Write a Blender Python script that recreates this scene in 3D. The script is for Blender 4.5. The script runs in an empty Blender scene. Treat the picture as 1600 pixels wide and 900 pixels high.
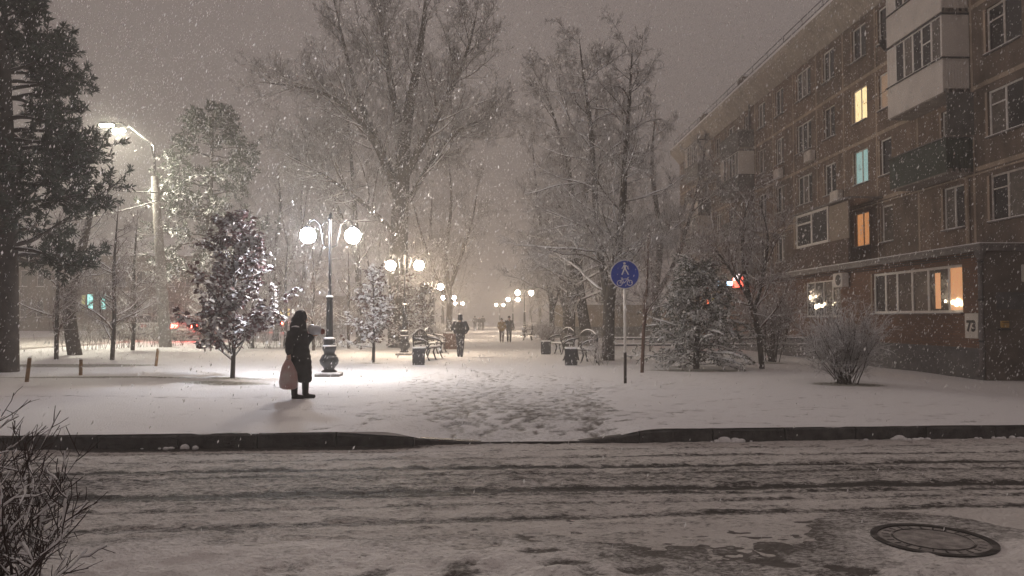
import bpy, bmesh, math, random
import numpy as np
from mathutils import Vector, Matrix

R = math.radians
S = bpy.context.scene
C = S.collection

# ------------------------------------------------------------------ camera
CAMH = 1.5
YAW, PITCH = R(1.62), R(2.24)
cd = bpy.data.cameras.new('camera'); cam = bpy.data.objects.new('camera', cd); C.objects.link(cam)
cd.sensor_width = 36; cd.lens = 27; cd.clip_start = .05; cd.clip_end = 2000
cam.location = (0, 0, CAMH); cam.rotation_euler = (R(90) + PITCH, 0, -YAW)
S.camera = cam
# ------------------------------------------------------------------ world: overcast night sky lit by the town
W = bpy.data.worlds.new('World'); S.world = W; W.use_nodes = True
wn, wl = W.node_tree.nodes, W.node_tree.links
wn.clear()
wo = wn.new('ShaderNodeOutputWorld'); add = wn.new('ShaderNodeAddShader')
sky = wn.new('ShaderNodeTexSky'); sky.sky_type = 'NISHITA'; sky.sun_disc = False
sky.sun_elevation = R(1.0); sky.sun_rotation = R(200)
b1 = wn.new('ShaderNodeBackground'); b1.inputs[1].default_value = 0.004
b2 = wn.new('ShaderNodeBackground'); b2.inputs[0].default_value = (.117, .0955, .0890, 1)
# standard overcast luminance, (1 + 2 sin elevation) / 3 of the zenith's
wt = wn.new('ShaderNodeTexCoord'); wx = wn.new('ShaderNodeSeparateXYZ'); wm = wn.new('ShaderNodeMath'); wm.operation = 'MAXIMUM'; wm.inputs[1].default_value = 0
wa = wn.new('ShaderNodeMath'); wa.operation = 'MULTIPLY_ADD'; SKY = 3.05; wa.inputs[1].default_value = SKY * 2 / 3; wa.inputs[2].default_value = SKY / 3
wl.new(wt.outputs['Generated'], wx.inputs[0]); wl.new(wx.outputs[2], wm.inputs[0]); wl.new(wm.outputs[0], wa.inputs[0]); wl.new(wa.outputs[0], b2.inputs[1])
wl.new(sky.outputs[0], b1.inputs[0]); wl.new(b1.outputs[0], add.inputs[0]); wl.new(b2.outputs[0], add.inputs[1])
wl.new(add.outputs[0], wo.inputs[0])
# ------------------------------------------------------------------ view and sampling
S.view_settings.view_transform = 'Standard'; S.view_settings.look = 'None'
S.view_settings.exposure = 0.0; S.view_settings.gamma = 1.0
S.render.engine = 'CYCLES'
S.cycles.max_bounces = 4; S.cycles.diffuse_bounces = 2; S.cycles.glossy_bounces = 2
S.cycles.transmission_bounces = 4; S.cycles.volume_bounces = 1; S.cycles.use_adaptive_sampling = True; S.cycles.adaptive_threshold = .03; S.cycles.adaptive_min_samples = 20; S.cycles.transparent_max_bounces = 6
S.cycles.use_denoising = True; S.cycles.sample_clamp_indirect = 4
LAMP_WATT = 6.0

# ------------------------------------------------------------------ numbers shared by everything
_f = Vector((math.sin(YAW) * math.cos(PITCH), math.cos(YAW) * math.cos(PITCH), math.sin(PITCH)))
_r = Vector((math.cos(YAW), -math.sin(YAW), 0)); _u = _r.cross(_f)
def ray(x, y): return _f * 1200 + _r * (x - 800) - _u * (y - 450)
def at(x, y, Y):                       # the point at depth Y seen at pixel (x, y) of the 1600 x 900 photograph
    d = ray(x, y); return Vector((0, 0, CAMH)) + d * (Y / d.y)
def onX(x, y, X):
    d = ray(x, y); return Vector((0, 0, CAMH)) + d * (X / d.x)
def FY(x, X): return onX(x, 497, X).y
def sm(t): t = np.clip(t, 0, 1); return t * t * (3 - 2 * t)
def vnoise(x, y, seed=0):
    x = np.asarray(x, float); y = np.asarray(y, float)
    xi = np.floor(x).astype(np.int64); yi = np.floor(y).astype(np.int64); fx = sm(x - xi); fy = sm(y - yi)
    def h(a, b):
        n = (a * 374761393 + b * 668265263 + seed * 1442695041) & 0xffffffff
        n = ((n ^ (n >> 13)) * 1274126177) & 0xffffffff
        return ((n ^ (n >> 16)) & 0xffff) / 65535.0
    return (h(xi, yi) * (1 - fx) + h(xi + 1, yi) * fx) * (1 - fy) + (h(xi, yi + 1) * (1 - fx) + h(xi + 1, yi + 1) * fx) * fy
def fbm(x, y, seed=0, o=4):
    s = 0; a = .5
    for i in range(o): s = s + a * vnoise(x * 2 ** i, y * 2 ** i, seed + i * 17); a *= .5
    return s / (1 - .5 ** o)
def kerbY(X): return 10.35 + .045 * np.asarray(X, float)
def dropw(X): X = np.asarray(X, float); return sm((X + 1.5) / 1.0) * (1 - sm((X - 1.3) / 1.0))
def G(X, Y):                           # height of the park ground
    X = np.asarray(X, float); Y = np.asarray(Y, float)
    z = -.30 * sm((X - 8.5) / 5.0)
    z = z + .10 * sm((-X - 4.6) / 4.0) * sm((Y - kerbY(X) - 2.2) / 4.0)
    z = z + .10 * (fbm(X * .18, Y * .18, 5) - .5) * sm((np.abs(X - .2) - 3) / 3) * sm((Y - kerbY(X)) / 3)
    z = z - .15 * dropw(X) * (1 - sm((Y - kerbY(X)) / 2.0))
    return z
def gz(X, Y): return float(G(X, Y))
def gp(x, y):                          # ground point under a pixel
    d = ray(x, y); t = -CAMH / d.z; p = Vector((0, 0, CAMH)) + d * t
    for _ in range(3): t = (gz(p.x, p.y) - CAMH) / d.z; p = Vector((0, 0, CAMH)) + d * t
    return p

# ------------------------------------------------------------------ materials
MATS = {}
def mat(name, col, rough=.8, var=.25, scale=8, bump=.0, snow=None, metal=0, emis=None, col2=None, bscale=None, spec=.5, snowcol=(.80, .80, .82)):
    if name in MATS: return MATS[name]
    m = bpy.data.materials.new(name); m.use_nodes = True; n, l = m.node_tree.nodes, m.node_tree.links
    p = n['Principled BSDF']; p.inputs['Roughness'].default_value = rough; p.inputs['Metallic'].default_value = metal
    p.inputs['Specular IOR Level'].default_value = spec
    tc = n.new('ShaderNodeTexCoord'); nz = n.new('ShaderNodeTexNoise'); nz.inputs['Scale'].default_value = scale
    nz.inputs['Detail'].default_value = 6; l.new(tc.outputs['Object'], nz.inputs['Vector'])
    mx = n.new('ShaderNodeMix'); mx.data_type = 'RGBA'
    a = [c * (1 - var) for c in col]; b = [min(1, c * (1 + var)) for c in col] if col2 is None else col2
    mx.inputs[6].default_value = (*a, 1); mx.inputs[7].default_value = (*b, 1)
    rp = n.new('ShaderNodeMapRange'); rp.inputs[1].default_value = .3; rp.inputs[2].default_value = .7
    l.new(nz.outputs[0], rp.inputs[0]); l.new(rp.outputs[0], mx.inputs[0])
    out = mx.outputs[2]
    if snow is not None:               # snow lying on whatever faces up
        g = n.new('ShaderNodeNewGeometry'); sx = n.new('ShaderNodeSeparateXYZ'); l.new(g.outputs['Normal'], sx.inputs[0])
        n2 = n.new('ShaderNodeTexNoise'); n2.inputs['Scale'].default_value = 5; l.new(tc.outputs['Object'], n2.inputs['Vector'])
        ma = n.new('ShaderNodeMath'); ma.operation = 'MULTIPLY_ADD'; ma.inputs[1].default_value = .9
        l.new(n2.outputs[0], ma.inputs[0]); l.new(sx.outputs[2], ma.inputs[2])
        r2 = n.new('ShaderNodeMapRange'); r2.inputs[1].default_value = snow + .45 - .1; r2.inputs[2].default_value = snow + .45 + .1
        l.new(ma.outputs[0], r2.inputs[0])
        m2 = n.new('ShaderNodeMix'); m2.data_type = 'RGBA'; m2.inputs[7].default_value = (*snowcol, 1)
        l.new(r2.outputs[0], m2.inputs[0]); l.new(out, m2.inputs[6]); out = m2.outputs[2]
    l.new(out, p.inputs['Base Color'])
    if bump:
        bp = n.new('ShaderNodeBump'); bp.inputs['Strength'].default_value = bump; bp.inputs['Distance'].default_value = .02
        n3 = n.new('ShaderNodeTexNoise'); n3.inputs['Scale'].default_value = bscale or scale * 4; n3.inputs['Detail'].default_value = 5
        l.new(tc.outputs['Object'], n3.inputs['Vector']); l.new(n3.outputs[0], bp.inputs['Height']); l.new(bp.outputs[0], p.inputs['Normal'])
    if emis:
        if emis[3] < 15: m.cycles.emission_sampling = 'NONE'
        p.inputs['Emission Color'].default_value = (*emis[:3], 1); p.inputs['Emission Strength'].default_value = emis[3]
    MATS[name] = m; return m
def lit_curtain(name, c1, c2, strength, scale=9):
    m = bpy.data.materials.new(name); m.use_nodes = True; n, l = m.node_tree.nodes, m.node_tree.links
    p = n['Principled BSDF']; tc = n.new('ShaderNodeTexCoord'); w = n.new('ShaderNodeTexWave'); w.bands_direction = 'Y'
    w.inputs['Scale'].default_value = scale; w.inputs['Distortion'].default_value = 3; w.inputs['Detail'].default_value = 3
    l.new(tc.outputs['Object'], w.inputs[0])
    mx = n.new('ShaderNodeMix'); mx.data_type = 'RGBA'; mx.inputs[6].default_value = (*c1, 1); mx.inputs[7].default_value = (*c2, 1)
    l.new(w.outputs[1], mx.inputs[0]); l.new(mx.outputs[2], p.inputs['Emission Color']); p.inputs['Emission Strength'].default_value = strength
    p.inputs['Base Color'].default_value = (.5, .45, .4, 1); p.inputs['Roughness'].default_value = .3; m.cycles.emission_sampling = 'NONE'
    MATS[name] = m; return m
snow_m = mat('snow', (.80, .80, .82), .65, .05, 14, .35, bscale=60)
iron = mat('cast_iron_paint', (.022, .024, .028), .42, .3, 12, .25, snow=.62, metal=.1)
irondark = mat('dark_iron', (.02, .021, .025), .45, .3, 12, .2)
bark = mat('bark', (.050, .043, .038), .9, .35, 7, .6, snow=.50)
barkdk = mat('bark_dark', (.045, .037, .032), .9, .4, 6, .8, snow=.75)
twig = mat('snowy_twig', (.080, .068, .062), .85, .3, 9, snow=-.05)
twigred = mat('snowy_red_twig', (.10, .060, .048), .85, .3, 9, snow=.22)
needle = mat('pine_needles', (.022, .033, .022), .7, .4, 5, snow=.98)
needlefar = mat('frosted_pine_needles', (.035, .050, .032), .7, .4, 5, snow=.42)
needle2 = mat('juniper_needles', (.050, .064, .044), .7, .4, 4, snow=.18)
leafm = mat('withered_leaf', (.090, .034, .036), .6, .5, 11, snow=.56)
leafm2 = mat('withered_brown_leaf', (.095, .050, .040), .6, .5, 11, snow=.36)
wood = mat('stake_wood', (.22, .13, .06), .8, .35, 20, .3)
slatm = mat('bench_wood', (.045, .038, .034), .7, .35, 20, .2, snow=.9)

# ------------------------------------------------------------------ mesh helpers
class MB:
    def __init__(s): s.v = []; s.f = []
    def add(s, v, f):
        o = len(s.v); s.v += [tuple(p) for p in v]; s.f += [tuple(i + o for i in q) for q in f]; return s
    def box(s, c, d, rz=0, M=None):
        x, y, z = d[0] / 2, d[1] / 2, d[2] / 2
        v = [Vector(p) for p in ((-x,-y,-z),(x,-y,-z),(x,y,-z),(-x,y,-z),(-x,-y,z),(x,-y,z),(x,y,z),(-x,y,z))]
        T = Matrix.Translation(Vector(c)) @ Matrix.Rotation(rz, 4, 'Z') @ (M or Matrix())
        return s.add([T @ p for p in v], [(0,3,2,1),(4,5,6,7),(0,1,5,4),(1,2,6,5),(2,3,7,6),(3,0,4,7)])
    def b2(s, a, b): return s.box([(i + j) / 2 for i, j in zip(a, b)], [abs(j - i) for i, j in zip(a, b)])
    def bev(s, c, d, r, rz=0):          # box with chamfered edges all round
        x, y, z = d[0] / 2, d[1] / 2, d[2] / 2
        T = Matrix.Translation(Vector(c)) @ Matrix.Rotation(rz, 4, 'Z')
        def ring(k, zz): return [(-x+k,-y,zz),(x-k,-y,zz),(x,-y+k,zz),(x,y-k,zz),(x-k,y,zz),(-x+k,y,zz),(-x,y-k,zz),(-x,-y+k,zz)]
        def ins(k, zz): return [(px - math.copysign(k, px), py - math.copysign(k, py), zz) for px, py, _ in ring(r, 0)]
        rs = [ins(r, -z), ring(r, -z + r), ring(r, z - r), ins(r, z)]
        v = [T @ Vector(p) for q in rs for p in q]; f = [tuple(range(7, -1, -1)), tuple(range(24, 32))]
        for k in range(3): f += [(k*8+i, k*8+(i+1)%8, k*8+8+(i+1)%8, k*8+8+i) for i in range(8)]
        return s.add(v, f)
    def lathe(s, prof, n=16, c=(0, 0, 0), T=None, sy=1):
        v = []; f = []
        for r, z in prof:
            for i in range(n):
                a = 2 * math.pi * i / n; p = Vector((r * math.cos(a) + c[0], r * sy * math.sin(a) + c[1], z + c[2]))
                v.append(T @ p if T else p)
        for k in range(len(prof) - 1):
            f += [(k*n+i, k*n+(i+1)%n, k*n+n+(i+1)%n, k*n+n+i) for i in range(n)]
        f.append(tuple(range(n - 1, -1, -1))); f.append(tuple(range((len(prof)-1)*n, len(prof)*n)))
        return s.add(v, f)
    def tube(s, pts, rad, n=8):
        pts = [Vector(p) for p in pts]; rad = [rad] * len(pts) if isinstance(rad, (int, float)) else rad
        v = []; f = []; side = None
        for k, p in enumerate(pts):
            t = (pts[min(k + 1, len(pts)-1)] - pts[max(k - 1, 0)]).normalized()
            if side is None: side = t.orthogonal().normalized()
            side = (side - t * side.dot(t)).normalized(); up = t.cross(side)
            for i in range(n):
                a = 2 * math.pi * i / n; v.append(p + (side * math.cos(a) + up * math.sin(a)) * rad[k])
        for k in range(len(pts) - 1):
            f += [(k*n+i, k*n+(i+1)%n, k*n+n+(i+1)%n, k*n+n+i) for i in range(n)]
        f.append(tuple(range(n - 1, -1, -1))); f.append(tuple(range((len(pts)-1)*n, len(pts)*n)))
        return s.add(v, f)
    def ball(s, c, r, n=16, m=10):
        r = (r, r, r) if isinstance(r, (int, float)) else r; v = []; f = []
        for j in range(1, m):
            b = math.pi * j / m - math.pi / 2
            for i in range(n):
                a = 2 * math.pi * i / n
                v.append((c[0] + r[0]*math.cos(b)*math.cos(a), c[1] + r[1]*math.cos(b)*math.sin(a), c[2] + r[2]*math.sin(b)))
        lo = len(v); v.append((c[0], c[1], c[2] - r[2])); v.append((c[0], c[1], c[2] + r[2]))
        for j in range(m - 2): f += [(j*n+i, j*n+(i+1)%n, j*n+n+(i+1)%n, j*n+n+i) for i in range(n)]
        f += [(lo, (i+1) % n, i) for i in range(n)] + [(lo+1, (m-2)*n+i, (m-2)*n+(i+1)%n) for i in range(n)]
        return s.add(v, f)
    def cap(s, a, b, ra, rb, n=12):      # tapered capsule
        a = Vector(a); b = Vector(b); d = (b - a); L = d.length or 1e-6; t = d / L
        P = []; Q = []
        for k in range(4): u = math.pi/2 * (k / 4); P.append(a - t * ra * math.cos(u)); Q.append(max(1e-4, ra * math.sin(u)))
        P += [a, b]; Q += [ra, rb]
        for k in range(1, 5): u = math.pi/2 * (k / 4); P.append(b + t * rb * math.sin(u)); Q.append(max(1e-4, rb * math.cos(u)))
        return s.tube(P, Q, n)
    def poly(s, pts2, T, th):            # flat outline (x, z) extruded by th along local y
        n = len(pts2); v = [T @ Vector((x, 0, z)) for x, z in pts2] + [T @ Vector((x, th, z)) for x, z in pts2]
        f = [tuple(range(n)), tuple(range(2*n-1, n-1, -1))] + [(i, i+n, (i+1)%n+n, (i+1)%n) for i in range(n)]
        return s.add(v, f)
    def build(s, name, m, parent=None, smooth=False):
        me = bpy.data.meshes.new(name); me.from_pydata([tuple(p) for p in s.v], [], s.f); me.update()
        if smooth: me.polygons.foreach_set('use_smooth', [True] * len(me.polygons))
        return obj(name, me, m, parent)
def obj(name, me, m, parent=None):
    o = bpy.data.objects.new(name, me); C.objects.link(o); o.parent = parent
    if m is not None and not me.materials: me.materials.append(m)
    return o
def npmesh(name, V, F, smooth=False):
    V = np.asarray(V, np.float32).reshape(-1, 3); F = np.asarray(F, np.int32); k = F.shape[1]
    me = bpy.data.meshes.new(name); me.vertices.add(len(V)); me.vertices.foreach_set('co', V.ravel())
    me.loops.add(F.size); me.loops.foreach_set('vertex_index', F.ravel()); me.polygons.add(len(F))
    me.polygons.foreach_set('loop_start', np.arange(len(F), dtype=np.int32) * k)
    if smooth: me.polygons.foreach_set('use_smooth', np.ones(len(F), dtype=bool))
    me.update(calc_edges=True); return me
def thing(name, label, cat, loc=(0, 0, 0), rz=0, group=None):
    o = bpy.data.objects.new(name, None); C.objects.link(o); o.location = loc; o.rotation_euler = (0, 0, rz)
    o.empty_display_size = .1; return tag(o, label, cat, group)
def tag(o, label, cat, group=None):
    o['label'] = label; o['category'] = cat
    if group: o['group'] = group
    return o
def struct(o): o['kind'] = 'structure'; return o
def dup(o, label, loc, rz=0, sc=None, parent=None):
    def cp(a, par):
        c = a.copy(); C.objects.link(c); c.parent = par
        for ch in a.children: cp(ch, c)
        return c
    c = cp(o, parent); c.location = loc; c.rotation_euler = (0, 0, rz)
    if sc: c.scale = sc if not isinstance(sc, (int, float)) else (sc, sc, sc)
    if label: c['label'] = label
    return c

# ------------------------------------------------------------------ branch growing (all branches of one order at once)
def norm(a): return a / np.maximum(np.linalg.norm(a, axis=-1, keepdims=True), 1e-9)
def grow(rg, st, di, ln, r0, K, wob=.15, up=.05, tip=.25):
    N = len(st); P = np.zeros((N, K, 3)); P[:, 0] = st; d = norm(di)
    ln = np.broadcast_to(np.asarray(ln, float), (N,))
    for k in range(1, K):
        d = norm(d + rg.normal(0, wob, (N, 3)) + np.array([0, 0, up])); P[:, k] = P[:, k-1] + d * (ln / (K-1))[:, None]
    r = np.broadcast_to(np.asarray(r0, float), (N,))[:, None] * np.linspace(1, tip, K)[None]
    return P, r
def spawn(rg, P, Rr, n, t0, t1, ang, jit=.25):
    N, K, _ = P.shape; t = (t0 + (t1 - t0) * (np.arange(n)[None] + rg.random((N, n))) / n) * (K - 1)
    i = np.clip(t.astype(int), 0, K - 2); fr = (t - i)[..., None]; ar = np.arange(N)[:, None]
    a = P[ar, i]; b = P[ar, i+1]; st = a + (b - a) * fr; tan = norm(b - a)
    rad = Rr[ar, i] + (Rr[ar, i+1] - Rr[ar, i]) * fr[..., 0]
    rnd = norm(rg.normal(size=(N, n, 3))); per = norm(np.cross(tan, rnd))
    an = ang + rg.normal(0, jit, (N, n))[..., None] if True else ang
    d = tan * np.cos(an) + per * np.sin(an)
    return st.reshape(-1, 3), d.reshape(-1, 3), rad.ravel(), (t / (K - 1)).ravel()
def tubes(P, Rr, n, lift=0.0):
    N, K, _ = P.shape
    if lift: P = P + np.array([0, 0, 1.]) * (Rr * lift)[..., None]
    t = np.empty_like(P); t[:, 1:-1] = P[:, 2:] - P[:, :-2]; t[:, 0] = P[:, 1] - P[:, 0]; t[:, -1] = P[:, -1] - P[:, -2]; t = norm(t)
    ref = np.where(np.abs(t[..., 2:3]) > .9, np.array([1., 0, 0]), np.array([0, 0, 1.]))
    s = norm(np.cross(t, ref)); u = np.cross(s, t)
    a = np.arange(n) * 2 * np.pi / n + np.pi / 2
    V = P[:, :, None] + (s[:, :, None] * np.cos(a)[:, None] + u[:, :, None] * np.sin(a)[:, None]) * Rr[:, :, None, None]
    base = (np.arange(N) * K * n)[:, None, None] + (np.arange(K - 1) * n)[None, :, None]
    i = np.arange(n)[None, None]; j = (i + 1) % n
    F = np.stack([base + i, base + n + i, base + n + j, base + j], -1).reshape(-1, 4)
    return V.reshape(-1, 3), F
def join(parts):
    Vs, Fs, o = [], [], 0
    for V, F in parts: Vs.append(V); Fs.append(F + o); o += len(V)
    return np.concatenate(Vs), np.concatenate(Fs)
def leader(ctrl, rad, K=14):
    c = np.array(ctrl, float); m = len(c); t = np.linspace(0, m - 1, K); i = np.clip(t.astype(int), 0, m - 2); f = (t - i)[:, None]
    g = lambda k: c[np.clip(k, 0, m - 1)]
    p0, p1, p2, p3 = g(i-1), g(i), g(i+1), g(i+2)
    P = .5 * (2*p1 + (p2-p0)*f + (2*p0-5*p1+4*p2-p3)*f**2 + (3*p1-p0-3*p2+p3)*f**3)
    return P[None], np.interp(t, np.arange(m), rad)[None]
def blades(rg, st, di, ln, w):
    N = len(st); d = norm(di); s = norm(np.cross(d, norm(rg.normal(size=(N, 3)))))
    ln = np.broadcast_to(np.asarray(ln, float), (N,))[:, None]; w = np.broadcast_to(np.asarray(w, float), (N,))[:, None]
    V = np.stack([st, st + d*ln*.5 + s*w, st + d*ln, st + d*ln*.5 - s*w], 1)
    return V.reshape(-1, 3), np.arange(N * 4).reshape(N, 4)
def bare_tree(name, label, loc, leaders, seed, n=(24, 9, 8, 4), L=(3.2, .55, .5, .5), t0=.22, ang=.85, up=(.07, .05, .03), tw=.007, mats=(None, None), cat='tree', group=None, snowy=True, sidesT=9, taper=.62):
    rg = np.random.default_rng(seed); T = thing(name, label, cat, loc, 0, group)
    tr = []; cr = []; sn = []; l1 = []
    for ctrl, rad in leaders:
        P, r = leader(ctrl, rad); tr.append(tubes(P, r, sidesT))
        st, d, rr, t = spawn(rg, P, r, n[0], t0, .97, ang)
        ln = L[0] * (1 - taper * t) * rg.uniform(.6, 1.15, len(t))
        l1.append(grow(rg, st, d, ln, np.minimum(rr * .55, .012 + ln * .014), 7, .13, up[0]))
    P1 = np.concatenate([a for a, _ in l1]); R1 = np.concatenate([b for _, b in l1]); cr.append(tubes(P1, R1, 6))
    if snowy: sn.append(tubes(P1[:, 1:], np.maximum(R1[:, 1:] * .95, tw * 1.3), 5, .75))
    l1len = np.linalg.norm(P1[:, -1] - P1[:, 0], axis=1)
    st, d, rr, t = spawn(rg, P1, R1, n[1], .18, 1, .75); ln = np.repeat(l1len, n[1]) * L[1] * (1.05 - .5 * t) * rg.uniform(.5, 1.2, len(t))
    P2, R2 = grow(rg, st, d, ln, np.clip(rr * .6, tw, .02), 5, .16, up[1]); cr.append(tubes(P2, R2, 4))
    if snowy: k2 = rg.random(len(P2)) < .75; sn.append(tubes(P2[k2], R2[k2] * .95, 3, .8))
    st, d, rr, t = spawn(rg, P2, R2, n[2], .15, 1, .7); ln3 = np.repeat(ln, n[2]) * L[2] * rg.uniform(.5, 1.2, len(t))
    P3, R3 = grow(rg, st, d, ln3, tw, 3, .18, up[2], .6); cr.append(tubes(P3, R3, 3))
    if n[3]:
        st, d, rr, t = spawn(rg, P3, R3, n[3], .2, 1, .7); ln4 = np.repeat(ln3, n[3]) * L[3] * rg.uniform(.6, 1.2, len(t))
        P4, R4 = grow(rg, st, d, ln4, tw * .85, 2, .15, 0, .6); cr.append(tubes(P4, R4, 3))
    V, F = join(tr); obj('trunk', npmesh('trunk', V, F, True), mats[0] or bark, T)
    V, F = join(cr); obj('crown', npmesh('crown', V, F), mats[1] or twig, T)
    if snowy: V, F = join(sn); obj('snow', npmesh('snow', V, F), snow_m, T)['kind'] = 'stuff'
    return T

# ================================================================== SETTING
def ground_mat(name, dark, dirt, attr, lo, hi, dscale, stretch, snowc, rough_dark, bumpd=.03, fine=90):
    m = bpy.data.materials.new(name); m.use_nodes = True; n, l = m.node_tree.nodes, m.node_tree.links; p = n['Principled BSDF']
    tc = n.new('ShaderNodeTexCoord'); mp = n.new('ShaderNodeMapping'); mp.inputs['Scale'].default_value = stretch; l.new(tc.outputs['Object'], mp.inputs[0])
    nz = n.new('ShaderNodeTexNoise'); nz.inputs['Scale'].default_value = dscale; nz.inputs['Detail'].default_value = 10; nz.inputs['Roughness'].default_value = .74
    l.new(mp.outputs[0], nz.inputs['Vector'])
    at_ = n.new('ShaderNodeAttribute'); at_.attribute_name = attr
    ad = n.new('ShaderNodeMath'); ad.operation = 'ADD'; l.new(nz.outputs[0], ad.inputs[0]); l.new(at_.outputs['Fac'], ad.inputs[1])
    mr = n.new('ShaderNodeMapRange'); mr.inputs[1].default_value = lo; mr.inputs[2].default_value = hi; l.new(ad.outputs[0], mr.inputs[0])
    b_ = n.new('ShaderNodeAttribute'); b_.attribute_name = 'bare'
    mx = n.new('ShaderNodeMix'); mx.data_type = 'RGBA'; mx.inputs[6].default_value = (*snowc, 1); mx.inputs[7].default_value = (*dark, 1); l.new(mr.outputs[0], mx.inputs[0])
    n2 = n.new('ShaderNodeTexNoise'); n2.inputs['Scale'].default_value = 26; n2.inputs['Detail'].default_value = 6; l.new(tc.outputs['Object'], n2.inputs['Vector'])
    a2 = n.new('ShaderNodeMath'); a2.operation = 'ADD'; l.new(n2.outputs[0], a2.inputs[0]); l.new(b_.outputs['Fac'], a2.inputs[1])
    m2r = n.new('ShaderNodeMapRange'); m2r.inputs[1].default_value = .92; m2r.inputs[2].default_value = 1.12; l.new(a2.outputs[0], m2r.inputs[0])
    m2 = n.new('ShaderNodeMix'); m2.data_type = 'RGBA'; m2.inputs[7].default_value = (*dirt, 1); l.new(m2r.outputs[0], m2.inputs[0]); l.new(mx.outputs[2], m2.inputs[6])
    l.new(m2.outputs[2], p.inputs['Base Color'])
    rr = n.new('ShaderNodeMapRange'); rr.inputs[3].default_value = .75; rr.inputs[4].default_value = rough_dark; l.new(mr.outputs[0], rr.inputs[0]); l.new(rr.outputs[0], p.inputs['Roughness']); p.inputs['Specular IOR Level'].default_value = .28
    n3 = n.new('ShaderNodeTexNoise'); n3.inputs['Scale'].default_value = fine; n3.inputs['Detail'].default_value = 5; l.new(tc.outputs['Object'], n3.inputs['Vector'])
    sb = n.new('ShaderNodeMath'); sb.operation = 'MULTIPLY_ADD'; sb.inputs[1].default_value = -.8; l.new(mr.outputs[0], sb.inputs[0]); l.new(n3.outputs[0], sb.inputs[2])
    bp = n.new('ShaderNodeBump'); bp.inputs['Strength'].default_value = .55; bp.inputs['Distance'].default_value = bumpd
    l.new(sb.outputs[0], bp.inputs['Height']); l.new(bp.outputs[0], p.inputs['Normal'])
    MATS[name] = m; return m
park_m = ground_mat('park_snow', (.17, .16, .15), (.10, .095, .055), 'tread', .74, 1.08, 20, (1, .7, 1), (.78, .78, .80), .6, .045, 42)
road_m = ground_mat('slush_road', (.060, .055, .051), (.05, .05, .05), 'tread', .56, .75, 24, (.7, 1.25, 1), (.66, .635, .615), .66, .07, 38)
verge_m = ground_mat('verge_snow', (.13, .12, .112), (.05, .05, .05), 'tread', .58, .80, 26, (.8, 1.2, 1), (.78, .76, .75), .75, .09, 26)

def axis(*seg):
    out = []
    for a, b, d in seg: out += list(np.linspace(a, b, max(2, int(round((b - a) / d)) + 1))[:-1])
    return np.array(out + [seg[-1][1]])
def sheet(name, X, Y, Z, m, **attrs):
    ny, nx = X.shape; V = np.stack([X, Y, Z], -1).reshape(-1, 3)
    i = np.arange(ny - 1)[:, None] * nx + np.arange(nx - 1)[None]
    F = np.stack([i, i + 1, i + nx + 1, i + nx], -1).reshape(-1, 4)
    me = npmesh(name, V, F, True)
    for k, a in attrs.items():
        at_ = me.attributes.new(k, 'FLOAT', 'POINT'); at_.data.foreach_set('value', np.asarray(a, np.float32).ravel())
    return struct(obj(name, me, m))
def prints(X, Y, lst):                 # footprints pressed into a sheet: (x, y, heading, length, width, depth)
    D = np.zeros_like(X)
    for px, py, h, le, wi, dp in lst:
        msk = (np.abs(X - px) < .3) & (np.abs(Y - py) < .3)
        dx = X[msk] - px; dy = Y[msk] - py; c, s = math.cos(h), math.sin(h)
        e = ((dx * c + dy * s) / le) ** 2 + ((-dx * s + dy * c) / wi) ** 2
        D[msk] = np.maximum(D[msk], dp * sm(1.5 - e))
    return D
# --- park ground (one sheet from the kerb to the horizon)
xs = axis((-420, -60, 40), (-60, -20, 2), (-20, -9, .35), (-9, -3.2, .11), (-3.2, 4.0, .055), (4.0, 10, .11), (10, 20, .35), (20, 60, 2), (60, 420, 40))
vs = [-.13]; st = .045
while vs[-1] < 600:
    vs.append(vs[-1] + st)
    if vs[-1] > 5.5: st = min(st * 1.035, 40)
X, Vv = np.meshgrid(xs, np.array(vs)); Y = Vv + kerbY(X)
rg = np.random.default_rng(3); fp = []
for k in range(70):                    # people's tracks along the alley, fanning out towards the crossing
    x0 = rg.normal(.35, .75); y0 = 10.2 + rg.random() * 3; h = math.pi / 2 + rg.normal(0, .16); sgn = 1
    if k % 6 == 0: h = rg.normal(.0, .25); x0 = rg.uniform(-3, 1); y0 = 11 + rg.random() * 2.5
    for j in range(26):
        x0 += .36 * math.cos(h); y0 += .36 * math.sin(h); sgn = -sgn; h += rg.normal(0, .05)
        if h > .8 and abs(x0 - .1) > 2.0: h += -.25 * np.sign(x0)
        fp.append((x0 - math.sin(h) * .09 * sgn, y0 + math.cos(h) * .09 * sgn, h + rg.normal(0, .3), rg.uniform(.09, .17), rg.uniform(.035, .06), rg.uniform(.2, 1)))
for j in range(34): fp.append((-5.2 + j * .33 + rg.normal(0, .03), 16.6 - .004 * j * j * .2 + .1 * (j % 2), rg.normal(0, .2), .15, .06, .9))
for j in range(26): fp.append((-11.5 + j * .34 + rg.normal(0, .03), 14.25 + .11 * (j % 2) + .01 * j, rg.normal(0, .2), .15, .06, 1))
D = prints(X, Y, fp)
for i_, q_ in enumerate((1, .6, .25)): Y[i_] -= .07 * (fbm(X[i_] * 2.5, X[i_] * 0, 88) - .62) * q_
onpath = sm((2.5 - np.abs(X - .1)) / .7)
scuff = onpath * (.15 + .13 * (1 - sm((Vv - .2) / 5)) ) * (.35 + fbm(X * 2.6, Y * 1.3, 9))
lawn = 1 - onpath
bumps = .028 * (fbm(X * 1.1, Y * 1.1, 21) - .5) * lawn + .012 * (fbm(X * 6, Y * 6, 31) - .5)
Z = G(X, Y) + .015 + bumps * sm((70 - Y) / 30) * sm(Vv / .5 + .35) - .018 * D + .010 * D * 0
bare = np.zeros_like(X)
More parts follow.
